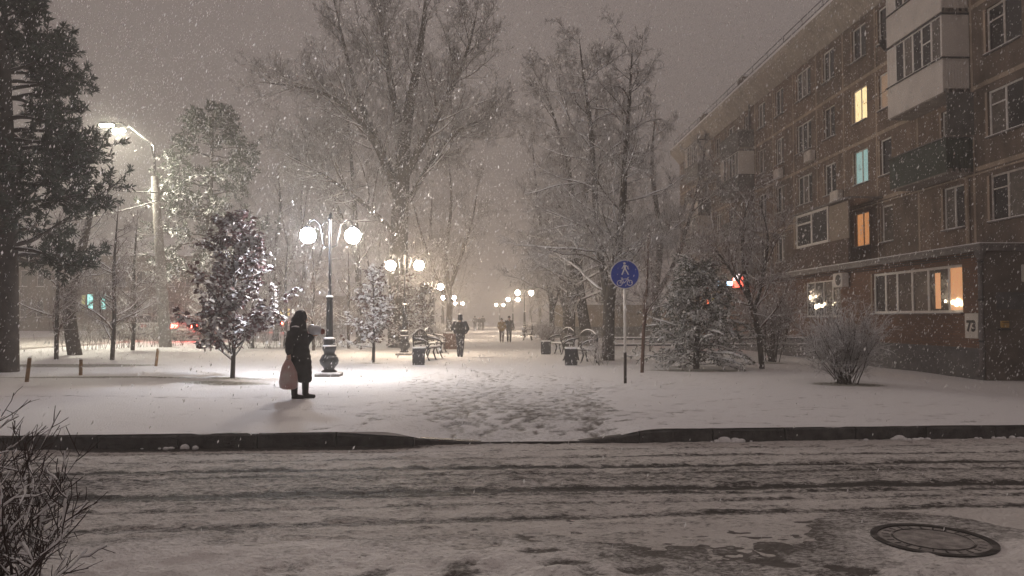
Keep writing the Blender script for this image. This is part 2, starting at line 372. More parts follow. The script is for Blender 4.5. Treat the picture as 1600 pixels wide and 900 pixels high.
tb = [(gp(352, 600), 1.3, .40), (gp(1325, 602), 1.1, .42), (gp(1090, 580), 2.0, .5), (gp(1205, 568), .9, .35), (gp(583, 568), .8, .3), (gp(90, 572), 4.0, .7), (gp(160, 590), 3.2, .25), (gp(365, 592), .9, .32)]
for p, a, b in tb:
    bare = np.maximum(bare, .55 * sm(1.25 - ((X - p.x) / a) ** 2 - ((Y - p.y) / (b * 1.6)) ** 2))
bare += .05 * lawn * fbm(X * .7, Y * .7, 77)
sheet('ground', X, Y, Z, park_m, tread=.36 * D + scuff + .16 * (1 - onpath) * fbm(X * 1.5, Y * 1.5, 51), bare=bare)
# --- road
xs = axis((-420, -60, 40), (-60, -10, 2), (-10, -7, .2), (-7, 10, .065), (10, 14, .2), (14, 60, 2), (60, 420, 40)); vs = axis((.10, 4.9, .028), (4.9, 6, .2), (6, 40, 4))
X, Vv = np.meshgrid(xs, vs); Y = kerbY(X) - Vv
wb = .05 * (fbm(X * .25, X * 0, 3) - .5)
sl = fbm(X * 1.6, Vv * 6, 13, 5); fine = fbm(X * 9, Vv * 14, 15, 3)
lines = np.zeros_like(X)
for v0, w, a, sl_ in ((.62, .045, .22, .002), (1.12, .06, .30, .004), (1.72, .07, .55, .006), (2.10, .05, .20, .012), (2.86, .10, .62, -.004), (3.05, .05, .30, .010), (3.42, .05, .22, -.012), (3.92, .07, .40, -.035)):
    dv = Vv - v0 - sl_ * X - wb - .10 * (fbm(X * .6, X * 0 + v0, 3) - .5)
    lines = np.maximum(lines, a * np.exp(-(dv / w) ** 2) * (.55 + .9 * fbm(X * .8, Vv * 2 + v0, 19)))
gut = np.exp(-((Vv - .22) / .16) ** 2) * sm((X + 6) / 2) * (1 - sm((X + 1.4) / .8))
tread = .03 + .14 * (sl - .5) + .26 * (fine - .5) + .50 * lines + .6 * gut + .10 * np.exp(-((Vv - 2.3) / 1.0) ** 2)
tread = tread - .22 * sm((Vv - 3.6) / .9) * sm((X - 3) / 2)
Z = -.165 + .022 * (sl - .5) + .034 * (fine - .5) - .028 * lines - .012 * gut + .05 * sm((Vv - 4.3) / .8) * 0
mh = at(1458, 845, 5.76); Z = Z - .07 * sm((.95 - np.hypot(X - mh.x, Y - mh.y)) / .3)
sheet('road', X, Y, Z, road_m, tread=tread, bare=np.zeros_like(X))
# --- snow-covered verge on the near side of the road
xs = axis((-60, -8, 2), (-8, 9, .04), (9, 60, 2)); vs = axis((-.6, 2.2, .032), (2.2, 3, .2), (3, 30, 3))
X, Vv = np.meshgrid(xs, vs); edge = 6.05 + .25 * (fbm(X * .7, X * 0, 61) - .5) - .35 * sm((X - .2) / 1.5) * (1 - sm((X - 1.7) / 1.2)) - .25 * sm((-X - 2.3) / 1.2); Y = edge - Vv
hp = sm((Vv + .30) / 1.3); fp = []; rg = np.random.default_rng(8)
for k in range(22): fp.append((rg.uniform(-2, 5), rg.uniform(4.0, 5.9), rg.uniform(0, 6.3), .14, .07, rg.uniform(.3, .9)))
for q in ((1.65, 5.35, .5), (1.9, 5.2, -.4), (2.35, 5.0, -.5), (-.2, 4.95, .6), (.35, 5.5, .2), (.5, 5.15, 0), (1.0, 5.05, .3), (-.75, 5.05, .9)): fp.append((q[0], q[1], q[2], .17, .075, 1))
D = prints(X, Y, fp); lump = fbm(X * 2.0, Y * 2.6, 41, 5); lf = sm((1.6 - X) / 2)
Z = -.176 + .050 * hp + hp * (.10 * (lump - .5) * (.5 + .8 * lf) + .055 * (fbm(X * 8, Y * 10, 43, 4) - .5)) - .016 * D * hp
mh = at(1458, 845, 5.76); mr_ = np.hypot(X - mh.x, Y - mh.y); flat = sm((.62 - mr_) / .15); Z = Z * (1 - flat) - .170 * flat
sheet('snowy_verge', X, Y, Z, verge_m, tread=.26 * D + .20 * (1 - hp) ** 1.5 + .24 * (fbm(X * 3.5, Y * 4.5, 47) - .42) + .16 * sm((X - .1) / 1) * (1 - sm((X - 2.2) / .8)), bare=np.zeros_like(X))
# --- side street on the left and its traffic lane
struct(MB().b2((-31, 12, .0), (-20.5, 190, .19)).build('side_street', road_m))
# --- kerb: single stones, dropped at the crossing
stone = mat('kerb_granite', (.040, .038, .040), .45, .65, 7, .9, spec=.6, bscale=45, col2=(.085, .082, .082))
kb = struct(bpy.data.objects.new('kerb', None)); C.objects.link(kb)
x = -14.0; rgk = random.Random(4)
while x < 15.5:
    ln = 1.0; xa, xb = x + .009, x + ln - .009; mb = MB(); pr = []
    j = rgk.uniform(-.012, .012); jz = rgk.uniform(-.012, .010)
    for xx in (xa, xb):
        top = .002 + jz - .148 * float(dropw(xx)); y = float(kerbY(xx)) + j
        pr.append([(xx, y - .15, -.32), (xx, y - .15, top - .02), (xx, y - .13, top), (xx, y, top), (xx, y, -.32)])
    mb.add(pr[0] + pr[1], [(4,3,2,1,0), (5,6,7,8,9)] + [(i, (i+1)%5, (i+1)%5+5, i+5) for i in range(5)])
    mb.build('kerb_stone', stone, kb); x += ln
snd = random.Random(9)                 # snow that slid against the kerb face
mb = MB()
for x0, nn, ww in ((3.2, 16, .35), (5.7, 12, .5), (7.1, 9, .4), (-4.0, 7, .5)):
    for i in range(nn):
        xx = snd.gauss(x0, ww * .5); s = snd.uniform(.012, .04); mb.ball((xx, float(kerbY(xx)) - .17 - snd.uniform(0, .05), -.158), (s * 1.6, s, s * snd.uniform(.5, 1.3)), 7, 5)
for xx, s in ((3.15, .045), (3.3, .03), (5.6, .04)): mb.ball((xx, float(kerbY(xx)) - .17, -.14), (s * 2, .05, s), 9, 6)
o = mb.build('kerb_snow', snow_m, kb, True); o['kind'] = 'stuff'
# --- manhole
mt = thing('manhole_cover', 'round cast iron manhole cover dusted with snow in the verge', 'manhole', (mh.x, mh.y, -.168))
def ringp(r0, r1, z0, z1): return [(r0, z0), (r0, z1), (r1, z1), (r1, z0)]
ironsn = mat('worn_iron_under_snow', (.03, .028, .027), .5, .4, 14, .3, snow=1.12, snowcol=(.45, .43, .42))
def ringmesh(mb, r0, r1, z0, z1, n=48):
    v = []; f = []
    for i in range(n):
        a = 2*math.pi*i/n
        for r, z in ringp(r0, r1, z0, z1): v.append((r*math.cos(a), r*math.sin(a), z))
    for i in range(n):
        k = (i+1) % n; f += [(i*4+q, i*4+(q+1)%4, k*4+(q+1)%4, k*4+q) for q in range(4)]
    return mb.add(v, f)
ringmesh(MB(), .380, .43, -.05, .010).build('frame', ironsn, mt)
MB().lathe([(.378, -.05), (.378, .0), (.36, .005)], 40).build('cover', mat('cover_snow', (.30, .285, .275), .7, .5, 9, .8, bscale=40), mt)
ringmesh(MB(), .27, .285, .0, .009).build('rim', ironsn, mt)
mb = MB()
for i in range(24):
    a = i * math.pi / 12; mb.box((.325 * math.cos(a), .325 * math.sin(a), .003), (.05, .012, .010), a)
o = mb.build('tread_pattern', ironsn, mt); o['kind'] = 'stuff'

# ------------------------------------------------------------------ apartment house
XF = 15.6; XE = 14.3
def concrete(name, col, v=.2):
    m = mat(name, col, .88, v, 1.3, .35, bscale=30); n, l = m.node_tree.nodes, m.node_tree.links      # rain streaks and grime
    if 'streak' in n: return m
    p = n['Principled BSDF']; src = p.inputs['Base Color'].links[0].from_socket; tc = n.new('ShaderNodeTexCoord'); mp = n.new('ShaderNodeMapping'); mp.name = 'streak'; mp.inputs['Scale'].default_value = (2.2, 2.2, .3)
    nz = n.new('ShaderNodeTexNoise'); nz.inputs['Scale'].default_value = 1.6; nz.inputs['Detail'].default_value = 7; nz.inputs['Roughness'].default_value = .65; l.new(tc.outputs['Object'], mp.inputs[0]); l.new(mp.outputs[0], nz.inputs['Vector'])
    mr = n.new('ShaderNodeMapRange'); mr.inputs[1].default_value = .35; mr.inputs[2].default_value = .68; mr.inputs[3].default_value = .74; mr.inputs[4].default_value = 1.12; l.new(nz.outputs[0], mr.inputs[0])
    mx = n.new('ShaderNodeVectorMath'); mx.operation = 'SCALE'; l.new(src, mx.inputs[0]); l.new(mr.outputs[0], mx.inputs['Scale']); l.new(mx.outputs[0], p.inputs['Base Color']); return m
panel_m = concrete('brown_wall_panel', (.205, .152, .118), .28); panel2_m = concrete('brown_wall_panel_worn', (.170, .132, .106), .36)
seam_m = concrete('panel_seam_mortar', (.42, .34, .265)); frieze_m = concrete('white_eave', (.42, .38, .335), .16)
white_m = mat('white_plastic_frame', (.78, .76, .73), .4, .08, 3); dull_m = mat('old_white_wood_frame', (.60, .56, .52), .6, .2, 6)
siding_m = mat('white_siding', (.66, .62, .58), .5, .12, 1.2); green_m = mat('green_balcony_sheet', (.045, .064, .052), .6, .3, 3, .2)
grey_m = mat('grey_balcony_sheet', (.13, .13, .125), .6, .3, 3, .2); slab_m = concrete('balcony_slab', (.30, .27, .24))
plinth_m = mat('grey_plinth', (.115, .115, .12), .8, .25, 4, .4); tin_m = mat('tin_flashing', (.20, .19, .19), .5, .3, 5, snow=.7, metal=.3)
dark_m = mat('dark_room', (.012, .012, .013), .9, .2, 2)
glass_m = mat('window_glass', (.018, .020, .022), .08, .3, 1.2, spec=.8); curt_m = mat('drawn_curtain_behind_glass', (.15, .135, .12), .25, .35, 6, spec=.7)
lit_y = lit_curtain('lit_yellow_window', (.62, .36, .10), (1, .84, .48), 1.5, 5); lit_c = lit_curtain('lit_cyan_window', (.10, .34, .36), (.42, .85, .82), .55, 5)
lit_o = lit_curtain('lit_orange_window', (.42, .13, .04), (1, .45, .16), .75, 5); lit_o2 = lit_curtain('lit_orange_edge', (.8, .36, .14), (.9, .5, .22), .14)
lit_b = mat('chandelier_bulb', (1, .9, .7), .5, .02, 4, emis=(1, .83, .55, 9.0))
def brickmat():
    m = bpy.data.materials.new('orange_brick'); m.use_nodes = True; n, l = m.node_tree.nodes, m.node_tree.links; p = n['Principled BSDF']
    tc = n.new('ShaderNodeTexCoord'); mp = n.new('ShaderNodeMapping'); mp.inputs['Rotation'].default_value = (0, 0, 0)
    sx = n.new('ShaderNodeSeparateXYZ'); cx = n.new('ShaderNodeCombineXYZ'); l.new(tc.outputs['Object'], sx.inputs[0])
    ad = n.new('ShaderNodeMath'); l.new(sx.outputs[0], ad.inputs[0]); l.new(sx.outputs[1], ad.inputs[1]); l.new(ad.outputs[0], cx.inputs[0]); l.new(sx.outputs[2], cx.inputs[1])
    b = n.new('ShaderNodeTexBrick'); b.inputs['Scale'].default_value = 1; b.inputs['Brick Width'].default_value = .26; b.inputs['Row Height'].default_value = .075; b.inputs['Mortar Size'].default_value = .007
    b.inputs['Color1'].default_value = (.215, .112, .066, 1); b.inputs['Color2'].default_value = (.155, .085, .056, 1); b.inputs['Mortar'].default_value = (.125, .10, .085, 1)
    l.new(cx.outputs[0], b.inputs['Vector']); l.new(b.outputs[0], p.inputs['Base Color']); p.inputs['Roughness'].default_value = .9
    bp = n.new('ShaderNodeBump'); bp.invert = True; bp.inputs['Strength'].default_value = .7; bp.inputs['Distance'].default_value = .01; l.new(b.outputs[1], bp.inputs['Height']); l.new(bp.outputs[0], p.inputs['Normal'])
    return m
brick_m = brickmat()
H = thing('apartment_house', 'five-storey brown panel apartment house with cream seams along right side', 'building', (0, 0, 0))
BEL = [3.62, 6.27, 8.9, 11.56, 14.15]
def wallholes(mb, x0, x1, y0, y1, z0, z1, holes):     # wall slab between x0 (front) and x1 with openings (ya, yb, za, zb)
    ys = sorted({y0, y1} | {min(max(v, y0), y1) for h in holes for v in h[:2]}); zs = sorted({z0, z1} | {min(max(v, z0), z1) for h in holes for v in h[2:]})
    for a, b in zip(ys, ys[1:]):
        for c, d in zip(zs, zs[1:]):
            if b - a < 1e-4 or d - c < 1e-4: continue
            my, mz = (a + b) / 2, (c + d) / 2
            if any(h[0] < my < h[1] and h[2] < mz < h[3] for h in holes): continue
            mb.b2((x0, a, c), (x1, b, d))
def window(parent, xw, y0, y1, z0, z1, panes, pm, frame=None, vent=None, sill=True, ft=.06, cur=None):
    """window in a wall facing -X; panes = relative widths; pm = pane material or list"""
    fr = frame or white_m; mb = MB(); w = y1 - y0; tot = sum(panes); xr = xw + .07
    mb.b2((xr, y0, z0), (xr + .06, y1, z0 + ft)); mb.b2((xr, y0, z1 - ft), (xr + .06, y1, z1))
    mb.b2((xr, y0, z0 + ft), (xr + .06, y0 + ft, z1 - ft)); mb.b2((xr, y1 - ft, z0 + ft), (xr + .06, y1, z1 - ft))
    acc = 0; cuts = []
    for q in panes[:-1]: acc += q; cuts.append(y0 + w * acc / tot)
    for c in cuts: mb.b2((xr, c - ft * .6, z0 + ft), (xr + .06, c + ft * .6, z1 - ft))
    edges = [y0 + ft] + cuts + [y1 - ft]
    if vent is not None:
        a, b = edges[vent], edges[vent + 1]; zz = z0 + (z1 - z0) * .68
        mb.b2((xr + .004, a + ft * .6, zz), (xr + .05, b - ft * .6, zz + ft * .7))
    wo_ = mb.build('window', fr, parent)
    for k in range(len(panes)):
        m_ = pm[k] if isinstance(pm, (list, tuple)) else pm
        MB().b2((xr + .03, edges[k] + .002, z0 + ft), (xr + .04, edges[k+1] - .002, z1 - ft)).build('pane', m_, wo_)
    if sill:
        MB().b2((xw - .10, y0 - .04, z0 - .035), (xr - .002, y1 + .04, z0 - .004)).build('sill', tin_m, wo_)
        MB().b2((xw - .095, y0 - .03, z0 - .003), (xr - .004, y1 + .03, z0 + .018)).build('snow', snow_m, wo_)
    # surround (lighter reveal plaster)
    s = MB(); s.b2((xw - .012, y1 + .002, z0), (xw + .068, y1 + .10, z1)); s.build('reveal', seam_m, wo_)
    return wo_
def NY(Y): return FY(771 + 18720 / Y, XF)
joints = [12.4, 15.4, 18.4, 21.55, 24.75, 28.0, 31.0, 33.9, 36.75, 39.6, 42.5, 45.4, 48.45, 51.5, 54.5, 57.5, 60.5, 63.6]
joints = [NY(q) for q in joints]
rb = random.Random(12)
# windows per bay: (pixel-free metres) list of (y0, y1, pane widths, vent)
bayw = {0: [(13.2, 14.9, (1, 1.3), 0)], 1: [(16.2, 17.9, (1, 1.3), 0)], 2: [(19.2, 20.9, (1, 1.3), 0)], 3: [(22.35, 24.0, (1.1, 1), 1)],
        4: [(25.3, 26.5, (1, 1), None)], 5: [(29.85, 30.75, (1,), None)], 6: [(31.75, 33.0, (1, 1.1), None)], 7: [(34.75, 35.95, (1.1, 1), None)],
        8: [(37.35, 39.15, (1, 1, 1), None)], 9: [(40.9, 42.1, (1, 1), None)], 10: [(43.7, 44.9, (1, 1), None)], 11: [(46.2, 47.4, (1, 1), None)],
        12: [(49.2, 50.6, (1, 1), None)], 13: [(52.4, 53.6, (1, 1), None)], 14: [(55.3, 56.7, (1, 1), None)], 15: [(58.4, 59.6, (1, 1), None)], 16: [(61.4, 62.6, (1, 1), None)]}
bayw = {k: [(NY(a), NY(c), pw, vt) for a, c, pw, vt in q] for k, q in bayw.items()}
special = {(6, 2): lit_y, (6, 1): lit_c, (6, 0): lit_o, (5, 2): lit_o2}
zlo = [BEL[0], BEL[1], BEL[2], BEL[3]]
for b in range(len(joints) - 1):
    for fl in range(4):
        z0, z1 = BEL[fl] + .035, BEL[fl + 1] - .035; y0, y1 = joints[b] + .045, joints[b + 1] - .045
        hl = []
        for (a, c, pw, vt) in bayw[b]:
            s0 = BEL[fl] + .88; s1 = s0 + 1.45
            if b == 5 or b == 4: s0 -= .0
            hl.append((a, c, s0, s1))
        mb = MB(); wallholes(mb, XF, XF + .3, y0, y1, z0, z1, hl)
        mb.build('wall_panel', panel_m if rb.random() < .6 else panel2_m, H)
        for (a, c, pw, vt), h in zip(bayw[b], hl):
            pm = special.get((b, fl)) or [rb.choice([glass_m, glass_m, curt_m]) for _ in pw]
            window(H, XF, a, c, h[2], h[3], pw, pm, rb.choice([white_m, white_m, dull_m]), vt if fl < 3 else None)
# cream seams standing 6 mm proud between the panels
for z in BEL[1:4]: MB().b2((XF - .012, joints[0], z - .07), (XF + .2, joints[-1], z + .07)).build('seam', seam_m, H)
for y in joints:
    for fl in range(4):
        a = BEL[fl] + .07; bb = BEL[fl + 1] - .07
        MB().b2((XF - .009, y - .05, a), (XF + .2, y + .05, bb)).build('seam', seam_m, H)
MB().b2((XF + .31, joints[0], -1), (XF + 11, joints[-1] - .02, 14.2)).build('core', dark_m, H)
MB().b2((XF + .001, joints[0], -1), (XF + .30, joints[-1], BEL[0] + .03)).build('ground_floor_wall', panel_m, H)
MB().b2((XF - .008, joints[-1] + .06, -1), (XF + 11, joints[-1] + .3, 14.15)).build('end_wall', panel_m, H)
# eave and roof
mb = MB(); y0, y1 = joints[0], joints[-1] + .3
mb.add([(XF - .02, y0, 14.15), (XF - .75, y0, 14.95), (XF - .78, y0, 15.25), (XF + 2, y0, 15.3), (XF + 2, y0, 14.15),
        (XF - .02, y1, 14.15), (XF - .75, y1, 14.95), (XF - .78, y1, 15.25), (XF + 2, y1, 15.3), (XF + 2, y1, 14.15)],
       [(4,3,2,1,0), (5,6,7,8,9)] + [(i, i+5, (i+1)%5+5, (i+1)%5) for i in range(5)])
rf = mb.build('roof', frieze_m, H)
for k in range(int((y1 - y0) / 3)):    # joints of the eave boards
    yy = y0 + 1.5 + k * 3; MB().add([(XF - .03, yy - .02, 14.15), (XF - .757, yy - .02, 14.95), (XF - .757, yy + .02, 14.95), (XF - .03, yy + .02, 14.15)], [(0,1,2,3)]).build('eave_joint', slab_m, rf)
MB().b2((XF - .76, y0, 15.253), (XF + 2, y1, 15.40)).build('roof_snow', snow_m, rf)
for zz in (15.75, 16.05): MB().tube([(XF - .45, y0, zz), (XF - .45, y1, zz)], .022, 6).build('roof_rail', irondark, rf)
for k in range(22): MB().tube([(XF - .45, y0 + 1 + k * 2.35, 15.3), (XF - .45, y0 + 1 + k * 2.35, 16.08)], .018, 5).build('rail_post', irondark, rf)
for yy in (48.0, 30.0 + 27):
    ch = MB().b2((XF + .5, yy, 15.3), (XF + 1.6, yy + 1.1, 16.9)).build('chimney', panel2_m, rf)
    MB().b2((XF + .4, yy - .1, 16.9), (XF + 1.7, yy + 1.2, 17.0)).build('chimney_cap', snow_m, rf)
# balconies
def balcony(fl, y0, y1, pmat, glazed, d=.9, side=siding_m, ribs=True):
    y0, y1 = NY(y0), NY(y1)
    z = BEL[fl]; xf = XF - d; mb = MB().b2((xf + .02, y0, z - .10), (XF - .002, y1, z + .06))
    B = mb.build('balcony', slab_m, H)
    MB().b2((xf, y0 + .045, z - .05), (xf + .04, y1 - .045, z + 1.06)).build('parapet', pmat, B)
    for a in (y0, y1 - .04):
        if ribs and a == y0:
            n = 9; w = (d - .02) / n
            for i in range(n): MB().b2((xf + i * w + .005, a + (.006 if i % 2 else 0), z - .05), (xf + (i + 1) * w - .003, a + .04, z + 1.05)).build('siding_board', side if pmat is not green_m else pmat, B)
        else: MB().b2((xf, a, z - .05), (XF - .003, a + .04, z + 1.05)).build('side_parapet', pmat, B)
    MB().b2((xf - .05, y0 - .05, z + 1.062), (XF - .004, y1 + .05, z + 1.095)).build('rail_cap', irondark if glazed else tin_m, B)
    if glazed:
        zt = BEL[fl + 1] - .16 if fl < 3 else z + 2.55
        n = 6; w = (y1 - y0 - .08) / n
        for i in range(n):
            a = y0 + .04 + i * w; f = MB(); q = .045
            f.b2((xf, a, z + 1.1), (xf + .05, a + q, zt)); f.b2((xf, a + w - q, z + 1.1), (xf + .05, a + w - .004, zt))
            f.b2((xf, a + q, z + 1.1), (xf + .05, a + w - q, z + 1.1 + q)); f.b2((xf, a + q, zt - q), (xf + .05, a + w - q, zt))
            if i == 1: f.b2((xf, a + q, z + 1.85), (xf + .05, a + w - q, z + 1.85 + q))
            fo = f.build('glazing', white_m, B)
            MB().b2((xf + .02, a + q, z + 1.1 + q), (xf + .03, a + w - q, zt - q)).build('pane', siding_m if i in (n - 1,) else (curt_m if i in (0, 3) else glass_m), fo)
        MB().b2((xf + .002, y0, z + 1.1), (XF - .003, y0 + .04, zt)).build('side_panel', siding_m, B)
        MB().b2((xf + .002, y1 - .04, z + 1.1), (XF - .003, y1, zt)).build('side_panel', siding_m, B)
        MB().b2((xf - .04, y0 - .04, zt), (XF - .003, y1 + .04, zt + .05)).build('top_plate', irondark, B)
    else:
        MB().b2((xf, y0, z + 1.097), (xf + .06, y1, z + 1.115)).build('snow', snow_m, B)
    return B
balcony(3, 24.85, 28.35, siding_m, True); balcony(2, 24.85, 28.35, siding_m, True); balcony(1, 24.75, 28.30, green_m, False)
# side screens beside the open green balcony
MB().b2((XF - .88, NY(24.68), BEL[1] + 1.12), (XF - .004, NY(24.68) + .04, BEL[2] - .11)).build('balcony_screen', grey_m, H)
for fl, mm, gl in ((3, grey_m, False), (2, grey_m, True), (1, grey_m, False)): balcony(fl, 45.6, 49.2, mm, gl, .95, grey_m)
for fl, mm, gl in ((3, grey_m, True), (2, siding_m, False), (1, grey_m, True)): balcony(fl, 54.7, 58.2, mm, gl, .95, grey_m)
for i in range(2):
    MB().tube([(XF - .9, NY(28.35), BEL[2 + i] + 1.05), (XF - .9, NY(30.2), BEL[2 + i] + 1.03)], .012, 5).build('clothes_line_arm', irondark, H)
d = MB().lathe([(.02, 0), (.20, .05), (.30, .12), (.31, .12), (.21, .04), (.02, -.01)], 18, T=Matrix.Translation((XF - .5, 28.75, 11.9)) @ Matrix.Rotation(R(70), 4, 'X') @ Matrix.Rotation(R(20), 4, 'Y'))
d.tube([(XF - .5, 28.75, 11.9), (XF, 28.75, 11.75)], .02, 5); d.build('satellite_dish', mat('dish_grey', (.10, .10, .10), .5), H)
# brick ground-floor extension
ex0, ex1 = FY(1538, XE), 46.0; wy0, wy1 = FY(1505, XE), FY(1364, XE); vy0, vy1 = FY(1314, XE), FY(1259, XE)
ho = [(wy0, wy1, 1.66, 3.14), (vy0, vy1, 1.55, 3.10)]
mb = MB(); wallholes(mb, XE, XE + .25, ex0, ex1, .62, 3.45, ho); X_ = mb.build('brick_extension', brick_m, H)
MB().b2((XE - .05, ex0 + .03, -1), (XE + .2, ex1, .618)).build('plinth', plinth_m, X_)
endm = mat('rendered_end_wall', (.135, .112, .095), .85, .3, 2, .3)
MB().b2((XE + .002, ex0 - .02, -1), (XF - .01, ex0 + .2, 3.449)).build('end_wall', endm, X_)
MB().b2((XE + .35, ex0 - .05, 1.75), (XF - .02, ex0 - .021, 2.25)).build('wall_strip', plinth_m, X_)
MB().b2((XE + .26, ex0 + .21, -.5), (XE + .28, ex1, 3.40)).build('dark_room', dark_m, X_)
MB().b2((XE - .16, ex0 - .12, 3.452), (XF - .012, ex1, 3.60)).build('ledge', tin_m, X_)
MB().b2((XE - .20, ex0 - .16, 3.603), (XF - .02, ex1, 3.66)).build('roof_sheet', tin_m, X_)
MB().b2((XE - .185, ex0 - .14, 3.663), (XF - .03, ex1, 3.69)).build('roof_snow', snow_m, X_)
for q in (3.30, 3.38): MB().tube([(XE - .05, ex0 + .3, q), (XE - .05, ex1, q)], .02, 5).build('cable', irondark, X_)
cur_dim = mat('dim_room_behind_glass', (.075, .058, .050), .12, .4, 2.5, spec=.8)
window(X_, XE, wy0, wy1, 1.66, 3.14, (.9, 1.3, 1.1, 1.1, .9, .95)[::-1][::-1], [lit_o, cur_dim, cur_dim, cur_dim, cur_dim, glass_m], white_m, ft=.085)
window(X_, XE, vy0, vy1, 1.55, 3.10, (1, 1, 1, 1), [cur_dim, cur_dim, glass_m, glass_m], white_m, ft=.06)
wy = wy1 - wy0
MB().b2((XE + .085, wy0 + wy * .235, 1.80), (XE + .094, wy0 + wy * .285, 2.95)).build('lit_curtain', lit_o, X_)
def bulbs(pts):
    for (yy, zz, s) in pts: MB().ball((XE + .070, yy, zz), (.015, s * 1.3, s), 10, 7).build('lit_chandelier', lit_b, X_)
bulbs([(wy0 + .28, 1.98, .085), (wy0 + .45, 1.94, .08), (wy0 + .62, 1.99, .07), (wy0 + .38, 2.06, .05), (wy0 + .20, 1.93, .06), (wy0 + 1.0, 2.03, .045)])
bulbs([(vy1 - .35, 2.42, .10), (vy1 - .95, 2.45, .05), (vy1 - .95, 2.0, .11), (vy1 - 1.25, 2.04, .10), (vy1 - 1.6, 2.02, .07), (vy1 - 1.8, 2.10, .07), (vy1 - 2.6, 2.05, .03), (vy1 - 2.8, 2.15, .025)])
# glazed balcony standing on the extension, second storey
g0, g1, g2 = FY(1296, XE), FY(1246, XE), FY(1328, XE)
bb = MB().b2((XE - .02, 30.2, 3.72), (XE + .06, g1 + .3, 4.70)).build('balcony', concrete('brown_parapet', (.12, .085, .07)), H)
window(bb, XE - .07, g0, g1, 4.72, 6.25, (1, 1), [glass_m, glass_m], white_m, vent=1, sill=False, ft=.11)
MB().b2((XE + .0, g2, 4.71), (XE + .05, g0 - .12, 6.2)).build('beige_panel', mat('beige_board', (.30, .25, .20), .7, .1, 3), bb)
MB().b2((XE - .15, g2 - .3, 6.255), (XF - .02, g1 + .3, 6.32)).build('canopy', tin_m, bb)
ac = MB().bev((XE - .22, FY(1323, XE), 3.02), (.30, .80, .56), .03).build('air_conditioner', siding_m, X_)
MB().lathe([(.22, 0), (.22, .02), (.05, .03)], 18, T=Matrix.Translation((XE - .371, FY(1325, XE), 3.02)) @ Matrix.Rotation(R(-90), 4, 'Y')).build('fan_grille', irondark, ac)
for (yy, zz) in ((36.4, 9.3), (33.6, 6.9), (40.4, 9.2)):
    a = MB().bev((XF - .2, yy, zz), (.28, .75, .52), .03).build('air_conditioner', dull_m, H)
# pipes
dp = mat('drainpipe_zinc', (.15, .14, .14), .5, .3, 4, metal=.3)
o = MB().tube([(XE - .09, ex0 + .0, 3.5), (XE - .09, ex0 + .0, .1), (XE - .3, ex0 - .05, -.15)], .07, 12).build('drainpipe', dp, X_, True)
for zz in (.8, 2.0, 3.1): MB().lathe([(.09, 0), (.09, .06)], 12, (XE - .09, ex0, zz)).build('pipe_collar', irondark, o)
MB().lathe([(.08, 0), (.15, .18), (.15, .28)], 12, (XE - .09, ex0, 3.2)).build('rain_hopper', dp, o)
MB().tube([(XF - .12, 45.1, 15.0), (XF - .12, 45.1, 0)], .07, 10).build('drainpipe', dp, H, True)
MB().tube([(XF - .08, 12.5, BEL[1] - .18), (XF - .08, 24.3, BEL[1] - .18), (XF - .08, 63, BEL[1] - .18)], .028, 6).build('gas_pipe', seam_m, H)
MB().tube([(XF - .08, 24.45, BEL[1] - .2), (XF - .08, 24.45, BEL[0] + .15)], .06, 8).build('gas_pipe', seam_m, H)
# number plate, letter box
pl = tag(MB().bev((XE - .02, FY(1519, XE), 1.27), (.03, .62, .74), .008).build('number_plate', mat('white_enamel', (.66, .64, .60), .35, .06, 4)), 'white house number plate reading 73 beside drainpipe', 'sign')
def text(s, size, loc, rot, m, parent, off=.0, ext=.004):
    cu = bpy.data.curves.new('lettering', 'FONT'); cu.body = s; cu.size = size; cu.align_x = 'CENTER'; cu.align_y = 'CENTER'; cu.offset = off; cu.extrude = ext
    t_ = bpy.data.objects.new('t', cu); C.objects.link(t_); me = bpy.data.meshes.new_from_object(t_.evaluated_get(bpy.context.evaluated_depsgraph_get())); bpy.data.objects.remove(t_)
    o = obj('numerals', me, m); o.location = loc; o.rotation_euler = rot; o.parent = parent; return o
blackp = mat('black_paint', (.015, .015, .015), .5)
text('73', .44, (XE - .039, FY(1519, XE), 1.25), (R(90), 0, R(-90)), blackp, pl, .018)
yb = thing('letter_box', 'small yellow box above a dark shelf on the end wall', 'letter box', (at(1567, 505, ex0).x, ex0 - .022, 1.15))
MB().bev((0, -.06, .17), (.22, .10, .20), .015).build('box', mat('yellow_enamel', (.42, .25, .05), .5), yb)
MB().bev((-.02, -.06, .02), (.34, .12, .05), .01).build('shelf', irondark, yb); MB().b2((-.10, -.115, .22), (.10, -.108, .235)).build('slot', irondark, yb)
wbx = thing('meter_box', 'white metal meter box high on the end wall', 'meter box', (at(1601, 420, ex0).x, ex0 - .022, 2.55))
MB().bev((0, -.07, .25), (.26, .14, .50), .015).build('cabinet', siding_m, wbx); MB().b2((-.12, -.146, .24), (.12, -.142, .25)).build('door_gap', irondark, wbx)
